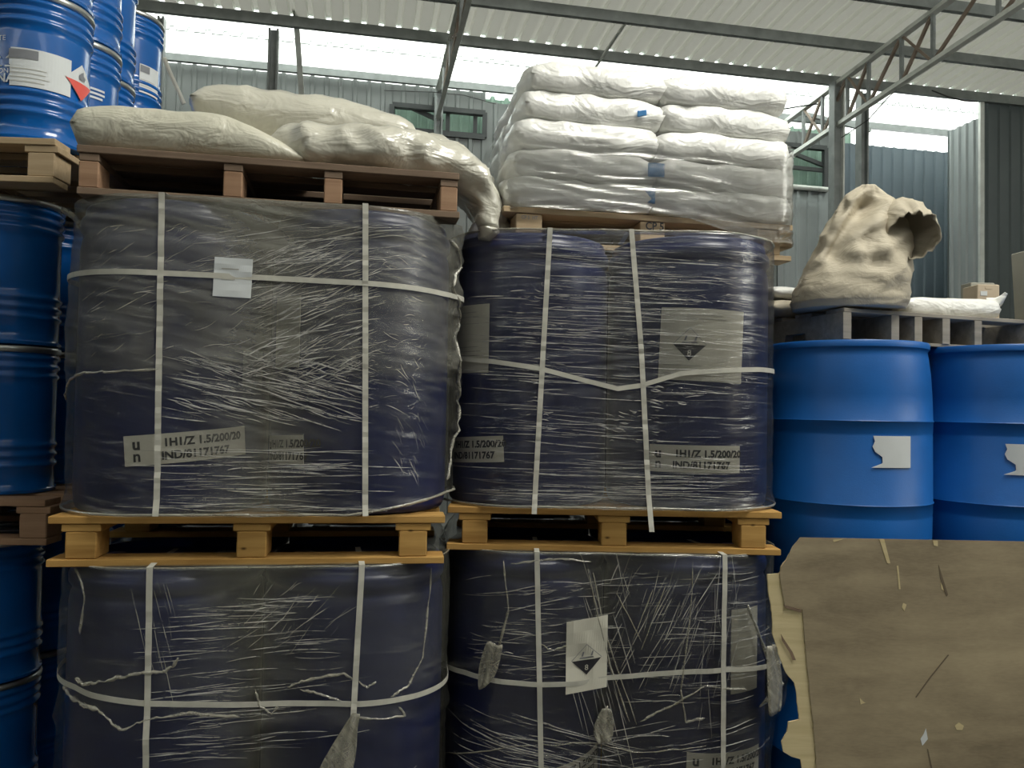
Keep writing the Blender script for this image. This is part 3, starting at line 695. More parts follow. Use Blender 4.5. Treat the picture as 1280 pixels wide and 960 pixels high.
def hstrap(st, off, lev, pl, label, w_=.016):
    z0, z1 = fz(lev); ks = sorted(hull_hit(st, *p) for p in pl); pts = []; wd = []; nn = []
    n = 220
    for i in range(n + 1):
        s_ = -PER / 2 + PER * i / n
        if s_ <= ks[0][0]: z = ks[0][1]
        elif s_ >= ks[-1][0]: z = ks[-1][1]
        else:
            for q in range(len(ks) - 1):
                if s_ <= ks[q + 1][0]:
                    t = (s_ - ks[q][0]) / (ks[q + 1][0] - ks[q][0]); z = ks[q][1] + (ks[q + 1][1] - ks[q][1]) * t; break
        pr = max(off(s_ + d, z - z0 + e_) for d in (-.01, 0, .01) for e_ in (-.008, .008)); p_, nr = hull(s_)
        q_ = p_ + nr * (0.004 + pr + 0.0015); pts.append(Vector((q_.x, q_.y, z))); wd.append(Z.copy()); nn.append(nr)
    o = ribbon(pts, wd, nn, w_, .0012, 'packing_strap', M['strap']); o.location = (st.c.x, st.c.y, 0); o.rotation_euler = (0, 0, st.yaw)
    tag(o, label, 'strap')
vstrap(SLm, off_L1, 1, (198, 640), (203, 262), 'upright pale packing strap, left one on the upper left load')
vstrap(SLm, off_L1, 1, (455, 638), (457, 285), 'upright pale packing strap, right one on the upper left load')
hstrap(SLm, off_L1, 1, [(106, 343), (197, 342), (330, 348), (458, 355), (550, 368)], 'level pale packing strap across the upper left load')
vstrap(SRm, off_R1, 1, (668, 630), (688, 292), 'upright pale packing strap, left one on the upper right load', tail=0.02)
vstrap(SRm, off_R1, 1, (812, 655), (789, 300), 'slightly slanted pale packing strap, right one on the upper right load', mids=[(801, 440)], tail=0.07)
hstrap(SRm, off_R1, 1, [(565, 447), (617, 452), (675, 461), (735, 477), (772, 486), (800, 482), (850, 467), (905, 463), (945, 462)], 'pale packing strap sagging in a shallow V across the upper right load')
vstrap(SLm, off_L0, 0, (184, 955), (189, 715), 'upright pale packing strap, left one on the lower left load')
vstrap(SLm, off_L0, 0, (439, 955), (452, 712), 'upright pale packing strap, right one on the lower left load')
hstrap(SLm, off_L0, 0, [(100, 856), (120, 866), (155, 874), (185, 877), (300, 878), (445, 877), (500, 870), (553, 846)], 'level pale packing strap across the lower left load')
vstrap(SRm, off_R0, 0, (677, 955), (671, 705), 'upright pale packing strap, left one on the lower right load')
vstrap(SRm, off_R0, 0, (901, 955), (902, 702), 'upright pale packing strap, right one on the lower right load')
hstrap(SRm, off_R0, 0, [(556, 828), (585, 839), (620, 848), (675, 853), (720, 852), (760, 845), (850, 838), (905, 835), (945, 832)], 'curved pale packing strap across the lower right load')

def fold(st, off, lev, parent, pl, r, mt='film_fold'):
    z0, z1 = fz(lev); ks = [hull_hit(st, *p) for p in pl]; pts = []; rs = []
    n = 8 * (len(ks) - 1)
    for i in range(n + 1):
        q = min(i // 8, len(ks) - 2); t = i / 8 - q
        s_ = ks[q][0] * (1 - t) + ks[q + 1][0] * t; z = ks[q][1] * (1 - t) + ks[q + 1][1] * t
        w_ = 0.5 + 0.5 * nz(i * .35, r * 900, 3) + .3 * nz(i * 1.3, 2, 5); z += .006 * nz(i * .6, 7, r * 1000); rr = max(.15, min(1, w_ * 1.5)) * r * (0.4 if i in (0, n) else 1)
        p, nr = hull(s_); q_ = p + nr * (0.004 + off(s_, z - z0) + r * .4); pts.append(Vector((q_.x, q_.y, z))); rs.append(rr)
    b = MB().tube(pts, [q * .8 for q in rs], 8); o = obj('film_fold', b.v, b.f, M[mt], parent, True, [(v.x * 1.0, v.z) for v in b.v])
for pl, r in [([(103, 845), (112, 853), (135, 849), (175, 839), (205, 838), (218, 830), (226, 820)], .007), ([(88, 855), (95, 868), (112, 880), (128, 884)], .009),
              ([(128, 884), (145, 903), (157, 909), (185, 897), (240, 888), (300, 893)], .006), ([(360, 857), (385, 848), (430, 840), (458, 857), (468, 850)], .006),
              ([(320, 860), (324, 880), (340, 890), (350, 880)], .005), ([(486, 868), (505, 855), (522, 820), (530, 760), (535, 710)], .005), ([(495, 880), (500, 890), (470, 895), (448, 893)], .005),
              ([(100, 706), (108, 725), (112, 745), (106, 790)], .005), ([(375, 860), (410, 868), (440, 880)], .005)]:
    fold(SLm, off_L0, 0, FL0, pl, r)
for pl, r in [([(85, 500), (95, 475), (112, 466), (145, 465), (200, 462)], .006), ([(555, 300), (563, 330), (556, 360), (565, 400), (560, 450), (566, 500), (558, 560), (552, 600)], .008)]:
    fold(SLm, off_L1, 1, FL1, pl, r)
for pl, r in [([(632, 700), (636, 760), (628, 800), (612, 845)], .006), ([(735, 710), (745, 760), (762, 830), (785, 900)], .004), ([(740, 715), (755, 790), (795, 903)], .003),
              ([(760, 880), (745, 905), (752, 920), (765, 905)], .008), ([(800, 900), (840, 880), (880, 855), (930, 860)], .005), ([(850, 860), (856, 900), (880, 895)], .006),
              ([(866, 700), (862, 760), (850, 860)], .004), ([(930, 755), (946, 800), (955, 850), (940, 880)], .009), ([(670, 800), (690, 812), (710, 806)], .004),
              ([(560, 940), (640, 930), (740, 925), (800, 940), (880, 930)], .003), ([(770, 740), (800, 800)], .0025), ([(830, 730), (800, 810)], .0025), ([(815, 735), (790, 800)], .0025), ([(640, 703), (700, 697), (740, 702)], .005)]:
    fold(SRm, off_R0, 0, FR0, pl, r)
def streaks(st, off, lev, parent, specs, seed, mt='film_streak'):  # thin raised film ridges, their glints put into the pale colour
    rnd = random.Random(seed); v = []; f = []; uv = []; z0, z1 = fz(lev); dupe = 0
    for (s1, s2, za, zb_, l1, l2, a1, a2, n, wmax) in specs:
        for _ in range(n):
            sc_ = rnd.uniform(s1, s2); zc = rnd.uniform(za, zb_); L_ = rnd.uniform(l1, l2) * rnd.uniform(.5, 1); a = math.radians(rnd.uniform(a1, a2)); w_ = wmax * rnd.uniform(.25, 1) ** 1.5
            bow = rnd.uniform(-.006, .006); m_ = max(5, int(L_ / .018)); k = len(v); uo = rnd.uniform(0, 50)
            for i in range(m_ + 1):
                t = i / m_ - .5; s_ = sc_ + t * L_ * math.cos(a); z = zc + z0 + t * L_ * math.sin(a) + bow * (1 - 4 * t * t)
                z = min(max(z, z0 + .004), z1 - .002)
                p, nr = hull(s_); ww = w_ * max(.12, 1 - (2 * t) ** 4) / 2; ns = Z * math.cos(a) - Z.cross(nr) * math.sin(a)
                q_ = p + nr * (.0055 + off(s_, z - z0)); q_ = Vector((q_.x, q_.y, z))
                v += [q_ - ns * ww, q_ + nr * w_ * .35, q_ + ns * ww]; uv += [(uo + s_, 0), (uo + s_, .5), (uo + s_, 1)]
            for i in range(m_):
                for j in (0, 1): f.append((k + i * 3 + j, k + i * 3 + 3 + j, k + i * 3 + 4 + j, k + i * 3 + 1 + j))
    o = obj('film_glints', v, f, M[mt], parent, True, uv); o['kind'] = 'stuff'
#            s range      z range    length     angle   n   width
streaks(SRm, off_R1, 1, FR1, [(-.50, .50, .03, .90, .12, .55, -5, 1, 190, .0030), (-.22, .25, .50, .90, .15, .5, -4, 0, 90, .0028), (-.30, .30, .03, .14, .2, .7, -2, 1, 40, .003), (.10, .40, .35, .85, .02, .08, -15, 10, 130, .003), (-.34, -.2, .25, .75, .02, .08, -10, 5, 60, .0035), (-.05, .15, .22, .40, .02, .06, -20, 10, 60, .003)], 5)
streaks(SLm, off_L1, 1, FL1, [(.00, .32, .42, .80, .05, .22, 8, 34, 260, .0035), (-.20, .30, .28, .46, .06, .25, -22, -6, 190, .004), (-.25, .33, .02, .20, .15, .45, -3, 3, 80, .0035), (-.10, .40, .72, .88, .08, .3, 4, 16, 60, .003),
    (-.5, .0, .45, .85, .03, .12, 0, 40, 90, .002), (.42, .52, .1, .5, .02, .1, -75, -40, 50, .002), (.3, .5, .3, .8, .02, .08, -30, 30, 90, .002)], 6)
streaks(SLm, off_L0, 0, FL0, [(-.20, .22, .38, .85, .08, .35, -2, 7, 130, .0032), (-.2, .2, .2, .34, .1, .35, -2, 5, 22, .003), (.0, .28, .70, .88, .05, .2, 30, 60, 30, .002), (-.3, -.2, .6, .9, .1, .25, -80, -70, 12, .002), (.28, .5, .05, .3, .1, .25, 15, 30, 14, .003)], 7)
streaks(SRm, off_R0, 0, FR0, [(.0, .3, .55, .88, .08, .3, 55, 78, 60, .0028), (-.14, .05, .35, .9, .15, .5, -80, -68, 26, .0028), (-.4, .0, .12, .4, .2, .6, -16, -3, 70, .004), (0, .45, .10, .38, .15, .5, 2, 14, 60, .004), (-.45, .0, .5, .85, .05, .25, -5, 14, 110, .003), (.1, .5, .45, .88, .05, .3, -3, 6, 80, .0025), (.28, .4, .4, .9, .1, .35, 70, 100, 26, .002)], 8)
for st_, of_, lv, par_, zz_, r_ in ((SRm, off_R1, 1, FR1, fz(1)[1], .0045), (SRm, off_R1, 1, FR1, fz(1)[0] + .006, .005), (SLm, off_L1, 1, FL1, fz(1)[0] + .006, .005), (SLm, off_L0, 0, FL0, fz(0)[1] + .0, .003), (SRm, off_R0, 0, FR0, fz(0)[1], .003)):
    pts = []
    for i in range(221):
        s_ = PER * i / 220; p, nr = hull(s_); q_ = p + nr * (.002 + of_(s_ if s_ < PER / 2 else s_ - PER, zz_ - fz(lv)[0])); pts.append(Vector((q_.x, q_.y, zz_ + .003 * nz(s_ * 7, 1, zz_) + (LIFT(s_) if par_ is FL1 else 0))))
    b = MB().tube(pts, [r_ * (.7 + .6 * abs(nz(i * .21, 4, 1))) for i in range(221)], 7); obj('film_hem', b.v, b.f, M['film_fold'], par_, True, [(v.x + v.y, v.z) for v in b.v])
def hull_label(st, off, lev, parent, px, py, w_, h_, tilt, mt='paper', dia=False, skew=0.0):
    s0, zc = hull_hit(st, px, py); z0, _ = fz(lev); ct, sn = math.cos(tilt), math.sin(tilt)
    def fm(a, b, o=0.0):
        b = b + skew * a; s_ = s0 + a * ct - b * sn; z = zc + a * sn + b * ct; p, n = hull(s_); q = p + n * (0.004 + off(s_, z - z0) + o + .004); return Vector((q.x, q.y, z))
    s_ = sticker(fm, w_, h_, parent, 0.0, M[mt], 'paper_label')
    if dia: diamond(fm, s_, .0, -.015, 0.05, 0.0)
    else: print_lines(fm, s_, -w_ * .3, h_ * .2, w_ * .5, 2, .03, 0)
hull_label(SLm, off_L1, 1, FL1, 292, 348, .108, .115, -.03, 'whitepaper')
hull_label(SRm, off_R0, 0, FR0, 733, 816, .135, .235, .0, 'paper', True, .20)

# scrap of film hanging from the lower loads
def scrap(parent, st, pl, wds, seed, D_off=0.02):
    v = []; f = []; uv = []; n = 10; m_ = len(pl)
    inv = (Matrix.Translation((st.c.x, st.c.y, 0)) @ Matrix.Rotation(st.yaw, 4, 'Z')).inverted()
    for k, ((px, py), w_) in enumerate(zip(pl, wds)):
        s_, z = hull_hit(st, px, py); p, nr = hull(s_)
        for j in range(n):
            a = (j / (n - 1) - .5) * w_; p2, n2 = hull(s_ + a)
            q = p2 + n2 * (.02 + D_off + 0.018 * nz(a * 60, k * .9, seed)); v.append(Vector((q.x, q.y, z + .01 * nz(a * 40, k, seed + 3)))); uv.append((a * 3, z))
    for k in range(m_ - 1):
        for j in range(n - 1): f.append((k * n + j, k * n + j + 1, (k + 1) * n + j + 1, (k + 1) * n + j))
    o = obj('film_scrap', v, f, M['film_fold'], parent, True, uv)
    sm = o.modifiers.new('s', 'SUBSURF'); sm.levels = 1; sm.render_levels = 2
    so_ = o.modifiers.new('t', 'SOLIDIFY'); so_.thickness = .0008
scrap(FL0, SLm, [(446, 885), (438, 905), (428, 930), (420, 955), (415, 975)], [.02, .04, .08, .10, .09], 3)
scrap(FR0, SRm, [(622, 800), (618, 820), (614, 840), (610, 856)], [.05, .06, .06, .02], 6)
scrap(FR0, SRm, [(756, 880), (755, 895), (752, 910), (753, 922)], [.03, .06, .07, .04], 9)
scrap(FR0, SRm, [(942, 800), (946, 830), (948, 860), (945, 885)], [.05, .08, .10, .06], 12, .05)

# ------------------------------------------------------------------ bags
def pillow(w_, d, h, seed, fold_=1.0, p=5.0, q=.45, n=34, sag=None, dimp=1.0):
    v = []; idx = {}
    def add(i, j, top):
        u_, t_ = i / n * 2 - 1, j / n * 2 - 1
        bd = (i in (0, n) or j in (0, n)); key = (i, j, 0 if bd else top)
        if key in idx: return idx[key]
        e_ = (max(0, 1 - abs(u_) ** p) * max(0, 1 - abs(t_) ** p)) ** q
        x = u_ * w_ / 2 * (1 - .05 * t_ ** 4 + .0) ; y = t_ * d / 2 * (1 - .06 * u_ ** 4)
        k = fold_ * h
        wv = .10 * nz(x * 6, y * 6, seed) + .06 * ridge(x * 9 + seed, y * 4, seed + 2) - .03
        z = (1 if top else -1) * (h / 2) * e_ + (k * wv * (1 if top else .25)) * (0.3 + .7 * e_)
        x += .010 * fold_ * nz(y * 9, z * 16, seed + 5) * (abs(u_) > .7); y += .012 * fold_ * nz(x * 9, z * 16, seed + 9)
        p3 = Vector((x, y, z + h / 2))
        if sag: p3 = sag(p3)
        v.append(p3); idx[key] = len(v) - 1; return idx[key]
    f = []
    for top in (1, 0):
        for i in range(n):
            for j in range(n):
                qd = [add(i, j, top), add(i + 1, j, top), add(i + 1, j + 1, top), add(i, j + 1, top)]
                if not top: qd.reverse()
                f.append(tuple(qd))
    return v, f
def bag(name, loc_, rz, dims, seed, mt, label, cat='bag', group=None, rx=0, ry=0, **kw):
    v, f = pillow(*dims, seed, **kw); o = obj(name, v, f, M[mt], None, True); o.location = loc_; o.rotation_euler = (rx, ry, rz)
    return tag(o, label, cat, group)
# white bag stack on the right load
SB = frame_of(622, 2.94, 988, 3.17, 0.80)
def pallet_cp():
    return pallet('wooden_pallet', loc(SB, PL[2] + .003), SB.yaw, 'tan pallet stamped CP 5 under the stack of white bags', W=SB.W, Dp=.80, blocks=(-.5, 0, .5), mt='wood_tan', bw=0.10, flat=True)
pc_ = pallet_cp()
blk = [c for c in pc_.children if c.name.startswith('block')]
v_, f_ = text_mesh('CP 5', .042, .0010)
obj('lettering', [Vector((x * .9 + .005, -.40 - .0035 + .0, y + .103)) for x, y, z in v_], [tuple(f) for f in f_], M['ink'], [c for c in blk][3] if False else pc_)
v_, f_ = text_mesh('CP 5  HT', .018, .0003)
xx = -.5 * (SB.W - .20)
obj('lettering', [Vector((x * .9 + xx, -.40 - .0035, y + .106)) for x, y, z in v_], f_, M['greyink'], pc_)
LAY = 5; bh = .112; zb0 = PL[2] + .003 + .147
rows = ('lowest', 'second', 'middle', 'fourth', 'topmost')
for k in range(LAY):
    tp = 1 - .022 * k
    for ix, sx in ((0, -1), (1, 1)):
        lx = sx * (.293 * tp) + random.uniform(-.008, .008) + .012 + .008 * k; wd = .625 * tp
        for iy, sy in ((0, -1), (1, 1)):
            if iy == 1 and k < LAY - 1 and ix == 1 and False: continue
            hb = bh + .014
            o = bag('white_bag', loc(SB, zb0 + k * bh) + SB.rot @ Vector((lx, sy * .195 + .005 * random.uniform(-1, 1), 0)), SB.yaw + random.uniform(-.02, .02), (wd, .40, hb), 20 + k * 7 + ix * 3 + iy, 'bag',
                    'plump white bag, %s in the %s column of the white stack, %s' % (rows[k], ('left', 'right')[ix], ('front row', 'back row')[iy]), 'bag', 'white bags stacked on the right pallet', fold_=1.3, p=7.0, q=.26)
# blue print showing between the two columns
def blue_mark(px, py, w_, h_, parent):
    pass
for nm_, (px, py, w_, h_) in enumerate(((803, 141, .035, .022), (821, 212, .065, .055), (814, 243, .04, .06))):
    bags = [o for o in C.objects if o.get('group', '').startswith('white bags') and 'right column' in o['label'] and 'front row' in o['label']]
    p = at(px, py, 2.99); b_ = min(bags, key=lambda o: abs(o.location.z + .05 - p.z)); R = Matrix.Rotation(SB.yaw, 3, 'Z')
    org = Vector((SB.c.x, SB.c.y, 0)) + SB.rot @ Vector((0, -.405, 0)); n_ = SB.rot @ Vector((0, 1, 0)); p = on_plane(px, py, n_, n_.dot(org))
    inv = (Matrix.Translation(b_.location) @ Matrix.Rotation(b_.rotation_euler[2], 4, 'Z')).inverted(); pl_ = inv @ p
    vv, ff = grid_patch(lambda a, b, o=0: Vector((pl_.x + a, -.2 - o - .004 * math.sin(a * 60) + .3 * b * b * 10 * 0, pl_.z + b + .006 * nz(a * 30, b * 30, nm_))), w_, h_, .004, 8, 6)
    obj('blue_print', vv, ff, M['bluetape'], b_, True)
# clear film low round the bags and pallet
def film_bags():
    hx, hy, rc = .600, .420, .10; v = []; uv = []; f = []; n = 260; m_ = 40; zA, zB = PL[2] + .07, PL[2] + .46
    pts = []
    for k, (cx, cy) in enumerate(((hx - rc, -hy + rc), (hx - rc, hy - rc), (-hx + rc, hy - rc), (-hx + rc, -hy + rc))):
        for a in range(13):
            t = -PI / 2 + k * PI / 2 + a / 12 * PI / 2; pts.append(Vector((cx + rc * math.cos(t), cy + rc * math.sin(t), 0)))
    per = []; pp = pts + [pts[0]]; tot = 0
    for i in range(len(pts)):
        seg = (pp[i + 1] - pp[i]).length; k = max(1, int(seg / .014))
        for j in range(k): per.append((pp[i].lerp(pp[i + 1], j / k), tot + seg * j / k))
        tot += seg
    n = len(per)
    for j in range(m_ + 1):
        for (p, u_) in per:
            z = zA + (zB - zA) * j / m_; edge = (.075 * max(0, min(1, (.42 - p.x) / .3)) + .008 * nz(p.x * 6, p.y, 2)) * (1 - j / m_)
            nrm = Vector((p.x / hx, p.y / hy, 0)).normalized(); o = .004 + .006 * ridge(u_ * 4, z * 26, 3) - .010 * (z > PL[2] + .17) * abs(math.sin((z - PL[2] - .15) / bh * PI)) * 0
            q = p + nrm * o; v.append(Vector((q.x + .012, q.y, z + edge))); uv.append((u_, z))
    for j in range(m_):
        for i in range(n): f.append((j * n + i, j * n + (i + 1) % n, (j + 1) * n + (i + 1) % n, (j + 1) * n + i))
    o = obj('stretch_film_wrap', v, f, M['film_bags'], None, True, uv); o.location = (SB.c.x, SB.c.y, 0); o.rotation_euler = (0, 0, SB.yaw)
    tag(o, 'shiny clear film round the bottom layers of the white bag stack', 'stretch film')
film_bags()

# cream bags on the left load
TU = PL[2] + .147
def lp(x, y, z): return loc(SLu, TU + z) + SLu.rot @ Vector((x, y, 0))
def sagA(p):
    t = max(0, (p.x - .05) / .3); p.z *= 1 - .75 * min(1, t) ** 1.5; return p
bag('cream_bag', lp(-.262, -.30, 0), SLu.yaw + .0, (.70, .50, .150), 3, 'bagold', 'flat cream bag at the left front of the brown pallet', sag=sagA, fold_=.5, p=7, q=.35)
bag('cream_bag', lp(-.26, .26, 0), SLu.yaw + .03, (.60, .52, .14), 13, 'bagold', 'cream bag lying behind the flat front bag on the brown pallet', fold_=.6)
bag('cream_bag', lp(.26, .28, 0), SLu.yaw - .05, (.58, .52, .14), 17, 'bagfilm', 'cream bag lying at the back right of the brown pallet', fold_=.8)
def sagB(p):
    t = (p.x + .36) / .72; p.z += .03 * (1 - t); return p
bag('cream_bag', lp(.06, -.02, .135), SLu.yaw + .0, (.80, .50, .215), 5, 'bagfilm', 'long plump cream bag lying on top of the others on the brown pallet', sag=sagB, fold_=.9, p=3.6, q=.5, ry=.03)
def blob(pts, rad, seed, name, mt, label, cat, n=36, amp=.012, cuts=10, par=None, up=Z, freq=9):
    """closed crumpled skin lofted along pts; rad = (across, upright) half sizes"""
    P = [Vector(p) for p in pts]; v = []; rings = []
    m_ = (len(P) - 1) * cuts
    def cr(a, b, c, d, t): return 0.5 * ((2 * b) + (c - a) * t + (2 * a - 5 * b + 4 * c - d) * t * t + (3 * b - a - 3 * c + d) * t ** 3)
    Q = []; Rr = []
    for i in range(m_ + 1):
        k = min(i // cuts, len(P) - 2); t = i / cuts - k; g_ = lambda arr, j: arr[max(0, min(len(arr) - 1, j))]
        Q.append(cr(g_(P, k - 1), g_(P, k), g_(P, k + 1), g_(P, k + 2), t)); Rr.append([cr(g_(rad, k - 1)[c], g_(rad, k)[c], g_(rad, k + 1)[c], g_(rad, k + 2)[c], t) for c in (0, 1)])
    for i, q in enumerate(Q):
        d = (Q[min(i + 1, m_)] - Q[max(0, i - 1)]).normalized(); a = d.cross(up).normalized(); b = a.cross(d)
        for j in range(n):
            t = 2 * PI * j / n; c_, s_ = math.cos(t), math.sin(t); ex = .8
            o = a * (math.copysign(abs(c_) ** ex, c_) * max(.002, Rr[i][0])) + b * (math.copysign(abs(s_) ** ex, s_) * max(.002, Rr[i][1]))
            pt = q + o; k = amp * (nz(pt.x * freq, pt.y * freq, pt.z * freq + seed) + .9 * (ridge(pt.x * freq * 1.2 + seed, pt.z * freq * 1.6, pt.y * freq * 1.2) - .55)) * min(1, min(Rr[i]) / .03)
            v.append(pt + o.normalized() * k)
    f = []
    for i in range(m_):
        for j in range(n): f.append((i * n + j, i * n + (j + 1) % n, (i + 1) * n + (j + 1) % n, (i + 1) * n + j))
    f += [tuple(range(n - 1, -1, -1)), tuple(m_ * n + j for j in range(n))]
    o = obj(name, v, f, M[mt], par, True)
    if label: tag(o, label, cat)
    return o
W_ = lambda px, py, D_: at(px, py, D_)
# crumpled bag along the right front, drooping over the pallet end
blob([lp(-.07, -.42, .055), lp(.03, -.43, .085), lp(.17, -.43, .08), lp(.33, -.42, .085), lp(.47, -.40, .08), lp(.58, -.38, .06), lp(.66, -.37, -.01), lp(.685, -.37, -.12), lp(.675, -.37, -.17)],
     [(.03, .02), (.10, .065), (.13, .075), (.13, .08), (.12, .08), (.11, .065), (.08, .05), (.06, .035), (.03, .015)], 3, 'cream_bag', 'bagfilm', 'crumpled cream bag at the right front of the brown pallet, drooping over its end', 'bag', amp=.018)
blob([lp(.34, -.05, .10), lp(.46, -.04, .19), lp(.58, -.03, .17), lp(.70, -.05, .08), lp(.755, -.06, -.04), lp(.77, -.08, -.13), lp(.75, -.08, -.19)],
     [(.04, .03), (.15, .075), (.17, .08), (.16, .075), (.14, .06), (.10, .04), (.03, .015)], 8, 'cream_bag', 'bagfilm', 'creased cream bag slumped over the right end of the brown pallet, behind the crumpled one', 'bag', amp=.020)

# ------------------------------------------------------------------ small blue steel barrels on the far left
SR_, SH = 0.165, 0.50
def steel_barrel(loc_, label, rz=0.0, group='small blue steel barrels stacked at the far left', sc=1.0):
    e = empty('steel_barrel', loc_, rz, label, 'barrel', group); e.scale = (1, 1, sc)
    r = SR_; pr = [(r - .004, 0), (r + .002, .002), (r + .003, .012), (r - .004, .018), (r - .005, .045)]
    def bead(z): return [(r - .005, z - .012), (r + .001, z - .006), (r + .003, z), (r + .001, z + .006), (r - .005, z + .012)]
    for z in (.095, .128, .161): pr += bead(z)
    pr += [(r - .005, .19), (r - .005, .36)]
    for z in (.395, .427, .459): pr += bead(z)
    pr += [(r - .005, .475), (r - .004, .482), (r - .02, .487), (.02, .487)]
    auto(MB().lathe(pr, 56).go('body', M['steelblue'], e), 50)
    MB().lathe([(r - .006, .474), (r + .003, .476), (r + .005, .485), (r + .003, .494), (r - .006, .496), (r - .014, .488)], 56, cap=False).go('closing_ring', M['chrome'], e, True)
    return e
cols = [(2.73, 104), (3.05, 140), (3.37, 158), (3.83, 192), (4.20, 208)]
def cx_of(D_, px, r=SR_ + .005):
    al = math.atan((px - 640) / F); be = al
    for _ in range(20): be = al - math.asin(r * math.cos(be) / D_)
    return D_ * math.tan(be)
LB = [(cx_of(D_, px), D_) for D_, px in cols]
ords = ('nearest', 'second', 'third', 'fourth', 'fifth')
zU = 2.258; zT = zU + .147
steel = {}
for k, (x, y) in enumerate(LB):
    for t in (0, 1):
        if t == 1 and k == 4: continue
        steel[(k, t)] = steel_barrel(Vector((x, y, zT + t * SH)), 'small blue steel barrel high at the far left, %s in the row, %s tier' % (ords[k], ('lower', 'upper')[t]))
nrow = [(LB[0][0] - .345, LB[0][1] - .07), (LB[1][0] - .345, LB[1][1] - .07)]
for k, (x, y) in enumerate(nrow):
    steel_barrel(Vector((x, y, zT)), 'small blue steel barrel at the outer left edge, %s of its pair' % ('front', 'rear')[k])
# label and lettering of the nearest
def cyl_lab(e, px, py, tilt, r=SR_ - .005):
    th, z = hit_cyl(px, py, e.location.x, e.location.y, r); return cyl_map(r, th, z - e.location.z, tilt)
e = steel[(0, 0)]; fm = cyl_lab(e, 52, 88, -.0); s_ = sticker(fm, .18, .125, e, .004, M['whitepaper'])
def slabl(fm, s_, w_, h_): 
    strip(fm, -w_ * .47, -w_ * .05, lambda a: h_ * .22, lambda a: h_ * .46, .0055, M['greyink'], s_, 'printed_block')
    print_lines(fm, s_, -w_ * .45, -h_ * .05, w_ * .7, 4, .014, .004, M['paleink'], .002)
slabl(fm, s_, .20, .125)
def dia_lab(e, px, py, k, lab_=''):
    fm = cyl_lab(e, px, py, 0)
    fm2 = fm; s_ = obj('hazard_label', [fm(a, b, .006) for a, b in ((-k, 0), (0, -k), (k, 0), (0, k))], [(0, 1, 2, 3)], M['whitepaper'], e)
    q = 8; pts = [(-k + 2 * k * i / q, 0) for i in range(q + 1)]
    # built as strips so that it follows the barrel
    vv = []; ff = []
    for i in range(q + 1):
        a = -k + 2 * k * i / q; h_ = k - abs(a); vv += [fm(a, -h_, .0065), fm(a, -h_ * .0 - .002, .0065)]
    for i in range(q): ff.append((2 * i, 2 * i + 2, 2 * i + 3, 2 * i + 1))
    obj('red_lower_half', vv, ff, M['red'], s_)
    fl = [(-.2, .12), (.2, .12), (.28, .3), (.12, .42), (.1, .62), (-.08, .5), (-.22, .34)]
    poly(fm, [(a * k, b * k) for a, b in fl], .008, M['greyink'], s_, 'flame_symbol')
    vv = []; ff = []
    for i in range(q + 1):
        a = -k + 2 * k * i / q; h_ = k - abs(a); vv += [fm(a, -h_, .0055), fm(a, h_, .0055)]
    for i in range(q): ff.append((2 * i, 2 * i + 2, 2 * i + 3, 2 * i + 1))
    obj('diamond_backing', vv, ff, M['whitepaper'], s_)
dia_lab(e, 100, 104, .062)
fm = cyl_lab(e, 6, 98, 0); t_ = put_text(fm, 'CHINA', .040, -.03, 0, .004, M['whiteink'], e, .001)
fm = cyl_lab(e, 4, 89, 0); put_text(fm, 'ION', .022, .0, .0, .004, M['whiteink'], e)
fm = cyl_lab(e, 3, 48, 0); put_text(fm, 'HITE', .024, -.01, .0, .004, M['whiteink'], e)
fm = cyl_lab(e, 14, 73, 0)
for a0 in (-.045, .0):
    poly(fm, [(a0 - .016, 0), (a0 + .016, 0), (a0, .018)], .004, M['whiteink'], e, 'arrow_mark'); poly(fm, [(a0 - .004, -.02), (a0 + .004, -.02), (a0 + .004, 0), (a0 - .004, 0)], .004, M['whiteink'], e, 'arrow_mark')
    poly(fm, [(a0 - .018, -.028), (a0 + .018, -.028), (a0 + .018, -.023), (a0 - .018, -.023)], .004, M['whiteink'], e, 'arrow_mark')
e = steel[(3, 1)]; fm = cyl_lab(e, 187, 102, 0); s_ = sticker(fm, .11, .135, e, .004, M['whitepaper']); slabl(fm, s_, .11, .135)
e = steel[(1, 0)]; fm = cyl_lab(e, 125, 122, 0); put_text(fm, 'SINCERE', .028, 0, .02, .004, M['whiteink'], e) if False else print_lines(fm, e, -.08, .02, .12, 3, .016, .002, M['whiteink'], .008)
